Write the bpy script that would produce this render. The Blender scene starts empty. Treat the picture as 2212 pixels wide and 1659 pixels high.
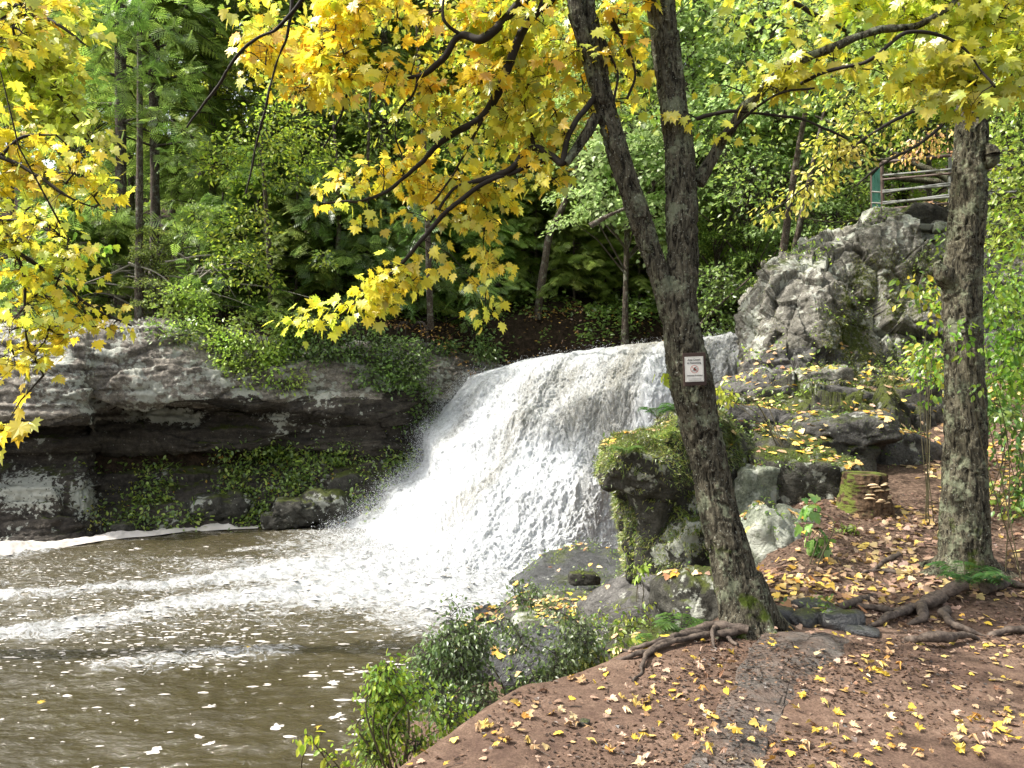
import bpy, math
import numpy as np
from math import radians as R
C = bpy.data.collections.new("scene_col") if False else bpy.context.scene.collection
sc = bpy.context.scene

# ------------------------------------------------------------------ camera, sky, sun, exposure
CAMZ = 1.6
FPX, CU, CV = 1609.0, 1106.0, 829.5
cam_d = bpy.data.cameras.new("camera"); cam = bpy.data.objects.new("camera", cam_d); C.objects.link(cam)
cam.location = (0, 0, CAMZ); cam.rotation_euler = (R(90), 0, 0)
cam_d.sensor_width = 36; cam_d.lens = 36 * FPX / 2212.0
cam_d.clip_start = 0.05; cam_d.clip_end = 600
sc.camera = cam

SUN_EL, SUN_AZ = 52.0, -94.0          # azimuth measured from +Y (view direction), negative = left
w = bpy.data.worlds.new("World"); sc.world = w; w.use_nodes = True
nt = w.node_tree; nt.nodes.clear()
sky = nt.nodes.new("ShaderNodeTexSky"); sky.sky_type = 'NISHITA'; sky.sun_disc = False
sky.sun_elevation = R(SUN_EL); sky.sun_rotation = R(SUN_AZ); sky.air_density = 1.6; sky.dust_density = 5.0
hs = nt.nodes.new("ShaderNodeHueSaturation"); hs.inputs['Saturation'].default_value = 0.4
bg = nt.nodes.new("ShaderNodeBackground"); bg.inputs['Strength'].default_value = 0.15
wo = nt.nodes.new("ShaderNodeOutputWorld")
nt.links.new(sky.outputs[0], hs.inputs['Color']); nt.links.new(hs.outputs[0], bg.inputs[0]); nt.links.new(bg.outputs[0], wo.inputs[0])
sd = bpy.data.lights.new("sun", 'SUN'); sd.energy = 3.6; sd.angle = R(0.6); sd.color = (1.0, 0.95, 0.86)
so = bpy.data.objects.new("sun", sd); C.objects.link(so)
_a, _e = R(SUN_AZ), R(SUN_EL)
SUN = np.array([math.sin(_a) * math.cos(_e), math.cos(_a) * math.cos(_e), math.sin(_e)])
import mathutils
so.rotation_euler = mathutils.Vector(SUN).to_track_quat('Z', 'Y').to_euler()
sc.view_settings.view_transform = 'Standard'; sc.view_settings.look = 'None'
sc.view_settings.gamma = 1.0; sc.view_settings.exposure = 1.2
sc.cycles.use_denoising = True
sc.cycles.max_bounces = 7; sc.cycles.diffuse_bounces = 4; sc.cycles.glossy_bounces = 2
sc.cycles.transmission_bounces = 4; sc.cycles.transparent_max_bounces = 4
sc.cycles.caustics_reflective = False; sc.cycles.caustics_refractive = False
sc.cycles.sample_clamp_indirect = 6.0

rng = np.random.default_rng(7)

# ------------------------------------------------------------------ helpers
def P(u, v, Y):
    """a point seen at photo position (u, v) at distance Y in front of the viewer"""
    return np.array([(u - CU) / FPX * Y, Y, CAMZ + (CV - v) / FPX * Y])

def nrm(a):
    return a / np.maximum(np.linalg.norm(a, axis=-1, keepdims=True), 1e-9)

def _hash(ix, iy, iz, seed):
    h = (ix.astype(np.int64) * 374761393 + iy.astype(np.int64) * 668265263 + iz.astype(np.int64) * 2147483647 + seed * 1274126177) & 0xFFFFFFFF
    h = ((h ^ (h >> 13)) * 1274126177) & 0xFFFFFFFF
    h = ((h ^ (h >> 16)) * 2246822519) & 0xFFFFFFFF
    return ((h ^ (h >> 15)) & 0xFFFFFF) / float(0xFFFFFF)

def vnoise(p, seed=0):
    i = np.floor(p).astype(np.int64); f = p - i; f = f * f * f * (f * (f * 6 - 15) + 10)
    out = 0
    for dx in (0, 1):
        wx = f[..., 0] if dx else 1 - f[..., 0]
        for dy in (0, 1):
            wy = f[..., 1] if dy else 1 - f[..., 1]
            for dz in (0, 1):
                wz = f[..., 2] if dz else 1 - f[..., 2]
                out = out + wx * wy * wz * _hash(i[..., 0] + dx, i[..., 1] + dy, i[..., 2] + dz, seed)
    return out * 2 - 1

def fbm(p, oct=4, seed=0, lac=2.03, gain=0.5):
    p = np.asarray(p, float); a, s, out = 1.0, 0.0, 0.0
    for o in range(oct):
        out = out + a * vnoise(p, seed + o * 17); s += a; a *= gain; p = p * lac + 3.7
    return out / s

def voro(p, seed=0):
    """returns F1, F2, random id of nearest cell"""
    i = np.floor(p).astype(np.int64); f1 = np.full(p.shape[:-1], 9.0); f2 = f1.copy(); cid = np.zeros(p.shape[:-1]); vec = np.zeros(p.shape)
    for dx in (-1, 0, 1):
        for dy in (-1, 0, 1):
            for dz in (-1, 0, 1):
                cx, cy, cz = i[..., 0] + dx, i[..., 1] + dy, i[..., 2] + dz
                qx = cx + _hash(cx, cy, cz, seed) - p[..., 0]
                qy = cy + _hash(cx, cy, cz, seed + 5) - p[..., 1]
                qz = cz + _hash(cx, cy, cz, seed + 9) - p[..., 2]
                d = np.sqrt(qx * qx + qy * qy + qz * qz)
                c = d < f1
                f2 = np.where(c, f1, np.minimum(f2, d)); cid = np.where(c, _hash(cx, cy, cz, seed + 13), cid); vec = np.where(c[..., None], np.stack([qx, qy, qz], -1), vec); f1 = np.where(c, d, f1)
    h = np.stack([(cid * 91.7) % 1, (cid * 373.1) % 1, (cid * 1733.9) % 1], -1) - .5
    return f1, f2, cid, (vec * h).sum(-1)

def sm(a, b, x):
    t = np.clip((x - a) / (b - a), 0, 1); return t * t * (3 - 2 * t)

class MB:
    """collects arrays of geometry and links them as ONE mesh object"""
    def __init__(s): s.v, s.f, s.tot, s.n, s.col, s.val = [], [], [], 0, [], []
    def add(s, v, faces, col=None, val=None):
        v = np.asarray(v, np.float32).reshape(-1, 3)
        if len(v) == 0: return
        if isinstance(faces, np.ndarray):
            s.f.append((faces + s.n).astype(np.int32).ravel()); s.tot.append(np.full(len(faces), faces.shape[1], np.int32))
        else:
            s.f.append(np.array([i for f in faces for i in f], np.int32) + s.n); s.tot.append(np.array([len(f) for f in faces], np.int32))
        s.n += len(v); s.v.append(v)
        if col is None: col = (1, 1, 1)
        col = np.asarray(col, np.float32)
        s.col.append(np.broadcast_to(col, (len(v), 3)))
        s.val.append(np.broadcast_to(np.float32(0) if val is None else np.asarray(val, np.float32), (len(v),)))
    def build(s, name, mat, parent=None, smooth=True, attrs=True):
        me = bpy.data.meshes.new(name)
        v = np.concatenate(s.v); f = np.concatenate(s.f); t = np.concatenate(s.tot)
        me.vertices.add(len(v)); me.vertices.foreach_set('co', v.ravel())
        me.loops.add(len(f)); me.loops.foreach_set('vertex_index', f)
        me.polygons.add(len(t)); st = np.zeros(len(t), np.int32); st[1:] = np.cumsum(t)[:-1]
        me.polygons.foreach_set('loop_start', st); me.polygons.foreach_set('loop_total', t)
        me.update(calc_edges=True)
        me.polygons.foreach_set('use_smooth', np.full(len(t), smooth))
        if attrs:
            c = np.concatenate(s.col); a = me.attributes.new('col', 'FLOAT_COLOR', 'POINT')
            a.data.foreach_set('color', np.concatenate([c, np.ones((len(c), 1), np.float32)], 1).ravel())
            a = me.attributes.new('val', 'FLOAT', 'POINT'); a.data.foreach_set('value', np.concatenate(s.val).astype(np.float32))
        me.materials.append(mat)
        o = bpy.data.objects.new(name, me); C.objects.link(o)
        if parent is not None:
            o.parent = parent; o.location = tuple(-mathutils.Vector(parent.location)) if parent.get('_w') else (0, 0, 0)
        return o

def tag(o, label=None, cat=None, group=None, kind=None):
    if label: o['label'] = label
    if cat: o['category'] = cat
    if group: o['group'] = group
    if kind: o['kind'] = kind
    return o
def thing(name, loc, label, cat, group=None):
    """Empty at a thing's base; parts are given in world coordinates"""
    o = bpy.data.objects.new(name, None); C.objects.link(o); o.location = tuple(float(q) for q in loc); o['_w'] = 1
    o.empty_display_size = .2
    return tag(o, label, cat, group)

def grid_faces(nu, nv, wrap=False):
    i = np.arange(nu if wrap else nu - 1)[:, None]; j = np.arange(nv - 1)[None, :]
    i2 = (i + 1) % nu
    return np.stack([i * nv + j, i2 * nv + j, i2 * nv + j + 1, i * nv + j + 1], -1).reshape(-1, 4)

def resample(pts, n, smooth=True):
    """Catmull-Rom resample rows of pts (k, d) into n rows"""
    pts = np.asarray(pts, float); k = len(pts)
    if k == 2: 
        t = np.linspace(0, 1, n)[:, None]; return pts[0] * (1 - t) + pts[1] * t
    d = np.linalg.norm(np.diff(pts[:, :3], axis=0), axis=1); s = np.concatenate([[0], np.cumsum(np.maximum(d, 1e-6))])
    x = np.linspace(0, s[-1], n); i = np.clip(np.searchsorted(s, x, 'right') - 1, 0, k - 2)
    t = ((x - s[i]) / (s[i + 1] - s[i]))[:, None]
    p1, p2 = pts[i], pts[i + 1]
    if not smooth: return p1 * (1 - t) + p2 * t
    m = np.zeros_like(pts); ds = np.diff(s)[:, None]; g = np.diff(pts, axis=0) / ds
    m[0], m[-1] = g[0], g[-1]; m[1:-1] = (g[:-1] * ds[1:] + g[1:] * ds[:-1]) / (ds[1:] + ds[:-1])
    h = (s[i + 1] - s[i])[:, None]; m1, m2 = m[i] * h, m[i + 1] * h
    return (2*t**3 - 3*t*t + 1) * p1 + (t**3 - 2*t*t + t) * m1 + (-2*t**3 + 3*t*t) * p2 + (t**3 - t*t) * m2

def frames(p):
    T = nrm(np.gradient(p, axis=0)); up = np.array([0.0, 0, 1.0])
    if abs(T[:, 2]).mean() > 0.8: up = np.array([0.0, 1.0, 0])
    N = nrm(np.cross(T, up)); B = np.cross(N, T)
    return T, N, B

def tube(mb, pts, rad, sides=8, n=None, bark=0.0, seed=0, col=None, smooth=True, ell=None):
    """tapering tube along pts; bark > 0 roughens it with furrows"""
    pts = np.asarray(pts, float); rad = np.broadcast_to(np.asarray(rad, float), (len(pts),))
    pr = np.concatenate([pts, rad[:, None]], 1)
    if n: pr = resample(pr, n, smooth)
    p, r = pr[:, :3], np.maximum(pr[:, 3], .0008); T, N, B = frames(p); k = len(p)
    a = np.linspace(0, 2 * np.pi, sides, endpoint=False)
    rr = np.repeat(r[:, None], sides, 1)
    if bark:
        L = np.concatenate([[0], np.cumsum(np.linalg.norm(np.diff(p, axis=0), axis=1))])
        q = np.stack([np.cos(a)[None] * r[:, None], np.sin(a)[None] * r[:, None], np.repeat(L[:, None], sides, 1)], -1)
        q1 = q * np.array([26, 26, 5.0]) 
        ridge = 1 - np.abs(fbm(q1 + fbm(q * 9, 2, seed)[..., None], 3, seed + 1)) * 3.0
        lump = fbm(q * np.array([4, 4, 2.2]), 3, seed + 2)
        rr = rr + bark * np.clip(ridge, -1, 1) + lump * r[:, None] * .13
    v = p[:, None] + rr[..., None] * (np.cos(a)[None, :, None] * N[:, None] + np.sin(a)[None, :, None] * B[:, None])
    f = grid_faces(k, sides); idx = np.arange(k * sides).reshape(k, sides)
    q = np.stack([idx[:-1], np.roll(idx, -1, 1)[:-1], np.roll(idx, -1, 1)[1:], idx[1:]], -1).reshape(-1, 4)
    mb.add(v.reshape(-1, 3), q, col)
    for e, s in ((0, 1), (k - 1, -1)):
        c = v[e]; mb.add(np.concatenate([c, p[e][None]]), np.array([[(j + 1) % sides, j, sides][::s] for j in range(sides)]), col)
    return p

def tubes_fast(mb, A, B, ra, rb, sides=3, mid=None, col=None):
    """many straight (or one-bend) thin twigs at once"""
    A, B = np.asarray(A, float), np.asarray(B, float); n = len(A)
    if n == 0: return
    ra = np.broadcast_to(ra, (n,)); rb = np.broadcast_to(rb, (n,))
    rows = [A, B] if mid is None else [A, mid, B]; rad = [ra, rb] if mid is None else [ra, (ra + rb) / 2, rb]
    T = nrm(B - A); N = nrm(np.cross(T, np.array([.31, .2, .93]))); Bn = np.cross(N, T)
    a = np.linspace(0, 2 * np.pi, sides, endpoint=False); m = len(rows)
    v = np.stack([rows[i][:, None] + rad[i][:, None, None] * (np.cos(a)[None, :, None] * N[:, None] + np.sin(a)[None, :, None] * Bn[:, None]) for i in range(m)], 1)
    idx = np.arange(m * sides).reshape(m, sides)
    q = np.stack([idx[:-1], np.roll(idx, -1, 1)[:-1], np.roll(idx, -1, 1)[1:], idx[1:]], -1).reshape(-1, 4)
    f = (q[None] + (np.arange(n) * m * sides)[:, None, None]).reshape(-1, 4)
    mb.add(v.reshape(-1, 3), f, col)

# leaf outlines (x sideways, y stem to tip, z out of the blade)
def fan(out, c, fold=.18, droop=.25):
    out = np.array(out, float); p = np.concatenate([out, [c]])
    z = fold * np.abs(p[:, 0]) - droop * (p[:, 1] ** 2) * .6 - .25 * p[:, 0] ** 2
    v = np.stack([p[:, 0], p[:, 1], z], 1); n = len(out)
    return v, np.array([[i, (i + 1) % n, n] for i in range(n)])
_half = [(.04, .02), (.26, -.10), (.24, .04), (.50, .10), (.43, .24), (.62, .50), (.40, .43), (.28, .46), (.34, .74), (.16, .64)]
MAPLE = fan([(0, -.02)] + _half + [(0, 1.02)] + [(-x, y) for x, y in _half[::-1]], (0, .33))
_h2 = [(.25, -.05), (.5, .14), (.38, .26), (.52, .55), (.26, .48), (.24, .75)]
MAPLE_LO = fan([(0, 0)] + _h2 + [(0, 1)] + [(-x, y) for x, y in _h2[::-1]], (0, .35))
OVAL = fan([(0, 0), (.2, .22), (.26, .5), (.16, .8), (0, 1), (-.16, .8), (-.26, .5), (-.2, .22)], (0, .5), .3, .2)
_d = np.array([(0, 0, 0), (.32, .45, .08), (0, 1, -.12), (-.32, .45, .08)]); DIAM = (_d, np.array([[0, 1, 2], [0, 2, 3]]))
_s = np.array([(-.06, 0, 0), (.06, 0, 0), (.05, 1, -.1), (-.05, 1, -.1)]); STRIP = (_s, np.array([[0, 1, 2, 3]]))
_b = np.array([(-.12, 0, 0), (.12, 0, 0), (0, 1, -.25)]); BLADE = (_b, np.array([[0, 1, 2]]))
_g = [(.14, .1), (.34, .2), (.2, .3), (.36, .48), (.18, .55), (.24, .78), (.09, .8)]
FROND = fan([(0, 0)] + _g + [(0, 1)] + [(-x, y) for x, y in _g[::-1]], (0, .45), .1, .4)

def scatter(mb, tmpl, pos, tip, up, size, col):
    """leaf copies: y axis along tip, z axis towards up"""
    tv, tf = tmpl; n = len(pos)
    if n == 0: return
    y = nrm(np.asarray(tip, float)); x = nrm(np.cross(y, up)); z = np.cross(x, y)
    size = np.broadcast_to(np.asarray(size, float), (n,))
    v = pos[:, None] + size[:, None, None] * (tv[None, :, 0:1] * x[:, None] + tv[None, :, 1:2] * y[:, None] + tv[None, :, 2:3] * z[:, None])
    k = len(tv); f = (tf[None] + (np.arange(n) * k)[:, None, None]).reshape(-1, tf.shape[1])
    mb.add(v.reshape(-1, 3), f, np.repeat(np.broadcast_to(col, (n, 3)), k, 0))

def pick(pal, n, jit=.15, w=None, g=None):
    g = g or rng; pal = np.array(pal, float); c = pal[g.choice(len(pal), n, p=w)]
    k = g.random((n, 1)); c2 = pal[g.choice(len(pal), n, p=w)]
    c = c * (1 - k * .5) + c2 * k * .5
    return np.clip(c * (1 + jit * g.standard_normal((n, 1))), 0.004, 1)

# ------------------------------------------------------------------ materials
def mat(name):
    m = bpy.data.materials.new(name); m.use_nodes = True; m.node_tree.nodes.clear(); return m
class NT:
    def __init__(s, m): s.m = m; s.t = m.node_tree
    def n(s, typ, **k):
        nd = s.t.nodes.new('ShaderNode' + typ)
        for a, b in k.items():
            if a.startswith('i_'): 
                key = a[2:]; nd.inputs[int(key) if key.isdigit() else key.replace('_', ' ')].default_value = b
            else: setattr(nd, a, b)
        return nd
    def l(s, a, b): s.t.links.new(a, b)
    def noise(s, co, scale, detail=4, rough=.55, dist=0.0):
        nd = s.n('TexNoise'); nd.inputs['Scale'].default_value = scale; nd.inputs['Detail'].default_value = detail
        nd.inputs['Roughness'].default_value = rough; nd.inputs['Distortion'].default_value = dist; s.l(co, nd.inputs['Vector']); return nd.outputs['Fac']
    def voro(s, co, scale, feat='F1', out='Distance', rnd=1.0):
        nd = s.n('TexVoronoi', feature=feat); nd.inputs['Scale'].default_value = scale; nd.inputs['Randomness'].default_value = rnd; s.l(co, nd.inputs['Vector']); return nd.outputs[out]
    def ramp(s, fac, stops, interp='LINEAR'):
        nd = s.n('ValToRGB'); cr = nd.color_ramp; cr.interpolation = interp
        while len(cr.elements) > 1: cr.elements.remove(cr.elements[0])
        for i, (p, c) in enumerate(stops):
            e = cr.elements[0] if i == 0 else cr.elements.new(p); e.position = p
            if not isinstance(c, (tuple, list)): c = (c, c, c)
            e.color = (*c, 1)
        s.l(fac, nd.inputs[0]); return nd.outputs[0]
    def mix(s, f, a, b, bt='MIX'):
        nd = s.n('Mix', data_type='RGBA', blend_type=bt)
        for sock, val in ((nd.inputs['Factor'], f), (nd.inputs[6], a), (nd.inputs[7], b)):
            if isinstance(val, bpy.types.NodeSocket): s.l(val, sock)
            elif isinstance(val, (tuple, list)): sock.default_value = (*val, 1)
            else: sock.default_value = val
        return nd.outputs[2]
    def math(s, op, a, b=None, c=None):
        nd = s.n('Math', operation=op)
        for i, val in enumerate((a, b, c)):
            if val is None: continue
            if isinstance(val, bpy.types.NodeSocket): s.l(val, nd.inputs[i])
            else: nd.inputs[i].default_value = val
        return nd.outputs[0]
    def vmul(s, co, v):
        nd = s.n('VectorMath', operation='MULTIPLY'); s.l(co, nd.inputs[0]); nd.inputs[1].default_value = v; return nd.outputs[0]
    def attr(s, name, out='Color'): return s.n('Attribute', attribute_name=name).outputs[out]
    def bump(s, h, st=.5, dist=.02, nrm=None):
        nd = s.n('Bump'); nd.inputs['Strength'].default_value = st; nd.inputs['Distance'].default_value = dist; s.l(h, nd.inputs['Height'])
        if nrm is not None: s.l(nrm, nd.inputs['Normal'])
        return nd.outputs[0]
    def out(s, sh):
        o = s.n('OutputMaterial'); s.l(sh, o.inputs['Surface']); return s.m
    def bsdf(s, col, rough=.8, normal=None, spec=.3, metal=0.0):
        b = s.n('BsdfPrincipled')
        for key, val in (('Base Color', col), ('Roughness', rough), ('Metallic', metal)):
            if isinstance(val, bpy.types.NodeSocket): s.l(val, b.inputs[key])
            elif isinstance(val, (tuple, list)): b.inputs[key].default_value = (*val, 1)
            else: b.inputs[key].default_value = val
        b.inputs['Specular IOR Level'].default_value = spec
        if normal is not None: s.l(normal, b.inputs['Normal'])
        return b.outputs[0]

def m_leaf(name, trans=.5, rough=.45, gloss=.06, vary=0.0):
    k = NT(mat(name)); c = k.attr('col')
    if vary:
        oi = k.n('ObjectInfo'); h = k.n('HueSaturation'); k.l(c, h.inputs['Color'])
        k.l(k.math('MULTIPLY_ADD', oi.outputs['Random'], vary * .12, .5 - vary * .06), h.inputs['Hue'])
        k.l(k.math('MULTIPLY_ADD', oi.outputs['Random'], vary, 1 - vary * .5), h.inputs['Value']); c = h.outputs[0]
    d = k.n('BsdfDiffuse'); t = k.n('BsdfTranslucent'); g = k.n('BsdfGlossy'); g.inputs['Roughness'].default_value = rough
    k.l(c, d.inputs[0]); k.l(c, t.inputs[0])
    m1 = k.n('MixShader'); m1.inputs[0].default_value = trans; k.l(d.outputs[0], m1.inputs[1]); k.l(t.outputs[0], m1.inputs[2])
    m2 = k.n('MixShader'); m2.inputs[0].default_value = gloss; k.l(m1.outputs[0], m2.inputs[1]); k.l(g.outputs[0], m2.inputs[2])
    return k.out(m2.outputs[0])
M_LEAF = m_leaf('autumn_leaf', .55, .4, .06)
M_FAR = m_leaf('forest_leaf', .55, .5, .05, .35)
M_NEEDLE = m_leaf('needle', .5, .5, .05, .25)
M_LITTER = m_leaf('fallen_leaf', .15, .5, .05)

def m_bark(name, dark, light, lichen=(.33, .36, .27), lamt=.5, moss=.0):
    k = NT(mat(name)); g = k.n('NewGeometry'); co = g.outputs['Position']; cs = k.vmul(co, (1, 1, .22))
    a = k.noise(cs, 30, 6, .7, 1.4); b = k.noise(co, 7, 4, .6); c2 = k.noise(co, 45, 3, .6)
    col = k.ramp(a, [(.40, dark), (.60, light)])
    fl = k.ramp(k.math('ADD', k.math('MULTIPLY', b, .7), k.math('MULTIPLY', c2, .3)), [(.55 - .1 * lamt, 0), (.62 - .1 * lamt, 1)])
    col = k.mix(k.math('MULTIPLY', fl, .75), col, lichen)
    sp = k.ramp(k.noise(co, 85, 2, .5), [(.66, 0), (.70, 1)])
    col = k.mix(k.math('MULTIPLY', sp, .6), col, (.45, .47, .40))
    if moss:
        sx = k.n('SeparateXYZ'); k.l(co, sx.inputs[0])
        mz = k.ramp(k.math('ADD', k.noise(co, 5, 4, .6), k.math('MULTIPLY', sx.outputs[2], -.16)), [(.60 - moss, 0), (.68 - moss, 1)])
        col = k.mix(mz, col, k.mix(c2, (.03, .05, .008), (.10, .13, .02)))
    bm = k.bump(k.math('ADD', a, k.math('MULTIPLY', c2, .35)), 1.0, .035)
    return k.out(k.bsdf(col, .9, bm, .15))
M_BARK = m_bark('maple_bark', (.012, .010, .007), (.135, .122, .088), (.21, .23, .155), .28, .06)
M_BARK2 = m_bark('oak_bark', (.013, .011, .008), (.155, .14, .098), (.23, .25, .165), .32, .05)
M_BARKF = m_bark('forest_bark', (.03, .022, .018), (.14, .11, .09), (.24, .25, .20), .2)
M_TWIG = NT(mat('twig')); M_TWIG = M_TWIG.out(M_TWIG.bsdf((.022, .017, .013), .8))
M_STEM = NT(mat('stem')); M_STEM = M_STEM.out(M_STEM.bsdf((.07, .06, .03), .7))
M_DEAD = NT(mat('dead_wood')); M_DEAD = M_DEAD.out(M_DEAD.bsdf(M_DEAD.mix(M_DEAD.noise(M_DEAD.n('NewGeometry').outputs['Position'], 12), (.20, .17, .14), (.42, .39, .34)), .8))
k = NT(mat('root_bark')); _co = k.n('NewGeometry').outputs['Position']
M_ROOT = k.out(k.bsdf(k.ramp(k.noise(_co, 22, 5, .7), [(.35, (.028, .020, .016)), (.65, (.13, .10, .08))]), .75, k.bump(k.noise(_co, 60, 4), .6, .01), .3))

def m_rock(name, dark, mid, light, moss=.3, lichen=.3, wet=False, strata=False, litter=False, lscale=1.0, mosscol=None):
    k = NT(mat(name)); g = k.n('NewGeometry'); co = g.outputs['Position']; nz = k.n('SeparateXYZ'); k.l(g.outputs['Normal'], nz.inputs[0])
    cs = k.vmul(co, (.5, .5, 2.2)) if strata else co
    a = k.noise(cs, 2.3, 6, .65, .6); b = k.noise(co, 9, 6, .7); f = k.noise(co, 40, 5, .7)
    col = k.ramp(k.math('ADD', k.math('MULTIPLY', a, .6), k.math('MULTIPLY', b, .4)), [(.36, dark), (.5, mid), (.66, light)])
    col = k.mix(k.math('MULTIPLY', k.ramp(f, [(.35, 1), (.55, 0)]), .55), col, tuple(q * .45 for q in dark))
    # lichen
    ln = k.math('ADD', k.math('MULTIPLY', k.noise(co, 1.6 * lscale, 3, .5), .55), k.math('MULTIPLY', k.noise(co, 7 * lscale, 5, .62), .45))
    lm = k.ramp(ln, [(.62 - .22 * lichen, 0), (.65 - .22 * lichen, 1)])
    sp = k.ramp(k.math('ADD', k.voro(co, 9 * lscale), k.math('MULTIPLY', k.noise(co, 22, 4, .7), .45)), [(.30, 1), (.36, 0)])
    sp = k.math('MULTIPLY', sp, k.ramp(k.noise(co, 3, 2), [(.5 - .1 * lichen, 0), (.62 - .1 * lichen, 1)]))
    lm = k.math('MAXIMUM', lm, sp)
    pv = k.ramp(k.math('ADD', k.attr('val', 'Fac'), k.math('MULTIPLY', k.math('SUBTRACT', b, .5), 1.6)), [(.5, 0), (.56, 1)]); lm = k.math('MAXIMUM', lm, pv)
    col = k.mix(k.math('MULTIPLY', lm, .85), col, k.mix(b, (.24, .25, .21), (.46, .47, .42)))
    # moss on the upward faces
    mn = k.math('ADD', k.math('MULTIPLY', nz.outputs[2], .28), k.math('ADD', k.math('MULTIPLY', k.noise(co, 1.1, 3, .5), .6), k.math('MULTIPLY', k.noise(co, 8, 4, .6), .25)))
    mm = k.math('MULTIPLY', k.ramp(mn, [(.77 - .3 * moss, 0), (.86 - .3 * moss, 1)]), k.ramp(f, [(.36, .35), (.5, 1)]))
    mc = mosscol or ((.018, .026, .006), (.085, .10, .018))
    mo = k.ramp(k.math('ADD', k.math('MULTIPLY', k.attr('val', 'Fac'), -1), k.math('MULTIPLY', k.math('SUBTRACT', b, .5), 2.2)), [(.42, 0), (.60, 1)]); mm = k.math('MAXIMUM', k.math('MULTIPLY', mm, k.math('SUBTRACT', 1, pv)), mo); col = k.mix(mm, col, k.mix(f, *mc))
    cr = k.ramp(k.voro(cs, 2.2, 'DISTANCE_TO_EDGE'), [(.0, 0), (.035, 1)])
    cr2 = k.ramp(k.voro(k.vmul(co, (1, 1, 1.8)), 6, 'DISTANCE_TO_EDGE'), [(.0, 0), (.05, 1)])
    h = k.math('ADD', k.math('MULTIPLY', b, .7), k.math('ADD', k.math('MULTIPLY', f, .35), k.math('MULTIPLY', k.math('ADD', cr, k.math('MULTIPLY', cr2, .5)), .12)))
    bm = k.bump(h, .85, .06)
    rough = .35 if wet else .85
    return k.out(k.bsdf(col, rough, bm, .5 if wet else .2))
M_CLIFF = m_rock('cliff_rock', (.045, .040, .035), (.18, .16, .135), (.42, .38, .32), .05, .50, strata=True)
M_CLIFF_LOW_SHADE = m_rock('cliff_rock_low_shade', (.018, .016, .014), (.05, .043, .036), (.12, .105, .085), .38, .12, strata=True)
M_CRAG = m_rock('crag_rock', (.045, .042, .036), (.165, .155, .132), (.35, .335, .295), .34, .42)
M_BOULD = m_rock('boulder_rock', (.016, .015, .012), (.05, .048, .04), (.11, .105, .09), .60, .26)
M_LEDGE = m_rock('ledge_rock', (.028, .026, .025), (.09, .086, .082), (.21, .20, .19), .22, .2)
M_WET = m_rock('wet_rock', (.016, .016, .017), (.045, .046, .048), (.095, .097, .10), .10, .04, wet=True)
M_PALE = m_rock('pale_rock', (.07, .075, .06), (.20, .22, .17), (.33, .35, .28), .1, .5)

# ground
def m_ground():
    k = NT(mat('trail_earth')); g = k.n('NewGeometry'); co = g.outputs['Position']
    a = k.noise(co, 1.3, 5, .6); b = k.noise(co, 14, 5, .7); c2 = k.noise(co, 90, 4, .7)
    col = k.ramp(k.math('ADD', k.math('MULTIPLY', a, .55), k.math('MULTIPLY', b, .45)), [(.38, (.075, .046, .036)), (.52, (.140, .091, .067)), (.66, (.225, .155, .118))])
    col = k.mix(k.ramp(c2, [(.42, .55), (.56, 0)]), col, (.04, .026, .018))
    v = k.attr('val', 'Fac')
    duff = k.ramp(k.noise(co, 24, 5, .75), [(.35, (.03, .02, .014)), (.5, (.085, .055, .04)), (.68, (.20, .14, .10))])
    col = k.mix(v, col, duff)
    h = k.math('ADD', k.math('MULTIPLY', b, .5), k.math('MULTIPLY', c2, .3))
    return k.out(k.bsdf(col, .92, k.bump(h, .6, .02), .15))
M_GROUND = m_ground()
def m_forest():
    k = NT(mat('forest_floor')); co = k.n('NewGeometry').outputs['Position']
    col = k.ramp(k.noise(co, 6, 6, .8), [(.35, (.012, .009, .006)), (.52, (.035, .025, .018)), (.7, (.09, .06, .04))])
    return k.out(k.bsdf(col, .95, k.bump(k.noise(co, 12, 4), .8, .1), .1))
M_FOREST = m_forest()
def m_slab():
    k = NT(mat('step_stone')); co = k.n('NewGeometry').outputs['Position']
    a = k.noise(co, 6, 6, .75); f = k.noise(co, 60, 5, .75)
    col = k.ramp(k.math('ADD', k.math('MULTIPLY', a, .6), k.math('MULTIPLY', f, .4)), [(.40, (.040, .035, .031)), (.60, (.150, .132, .118))])
    mud = k.ramp(k.noise(co, 5, 5, .7), [(.42, 0), (.58, 1)])
    col = k.mix(k.math('MULTIPLY', mud, .35), col, (.16, .095, .066))
    cr = k.ramp(k.voro(k.vmul(co, (1, 2.2, 1)), 3.2, 'DISTANCE_TO_EDGE'), [(0, 0), (.02, 1)]); col = k.mix(k.math('MULTIPLY', k.math('SUBTRACT', 1, cr), .7), col, (.03, .022, .016))
    return k.out(k.bsdf(col, .8, k.bump(k.math('ADD', k.math('ADD', a, k.math('MULTIPLY', cr, .25)), k.math('MULTIPLY', f, .4)), .9, .03), .25))
M_SLAB = m_slab()

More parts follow.
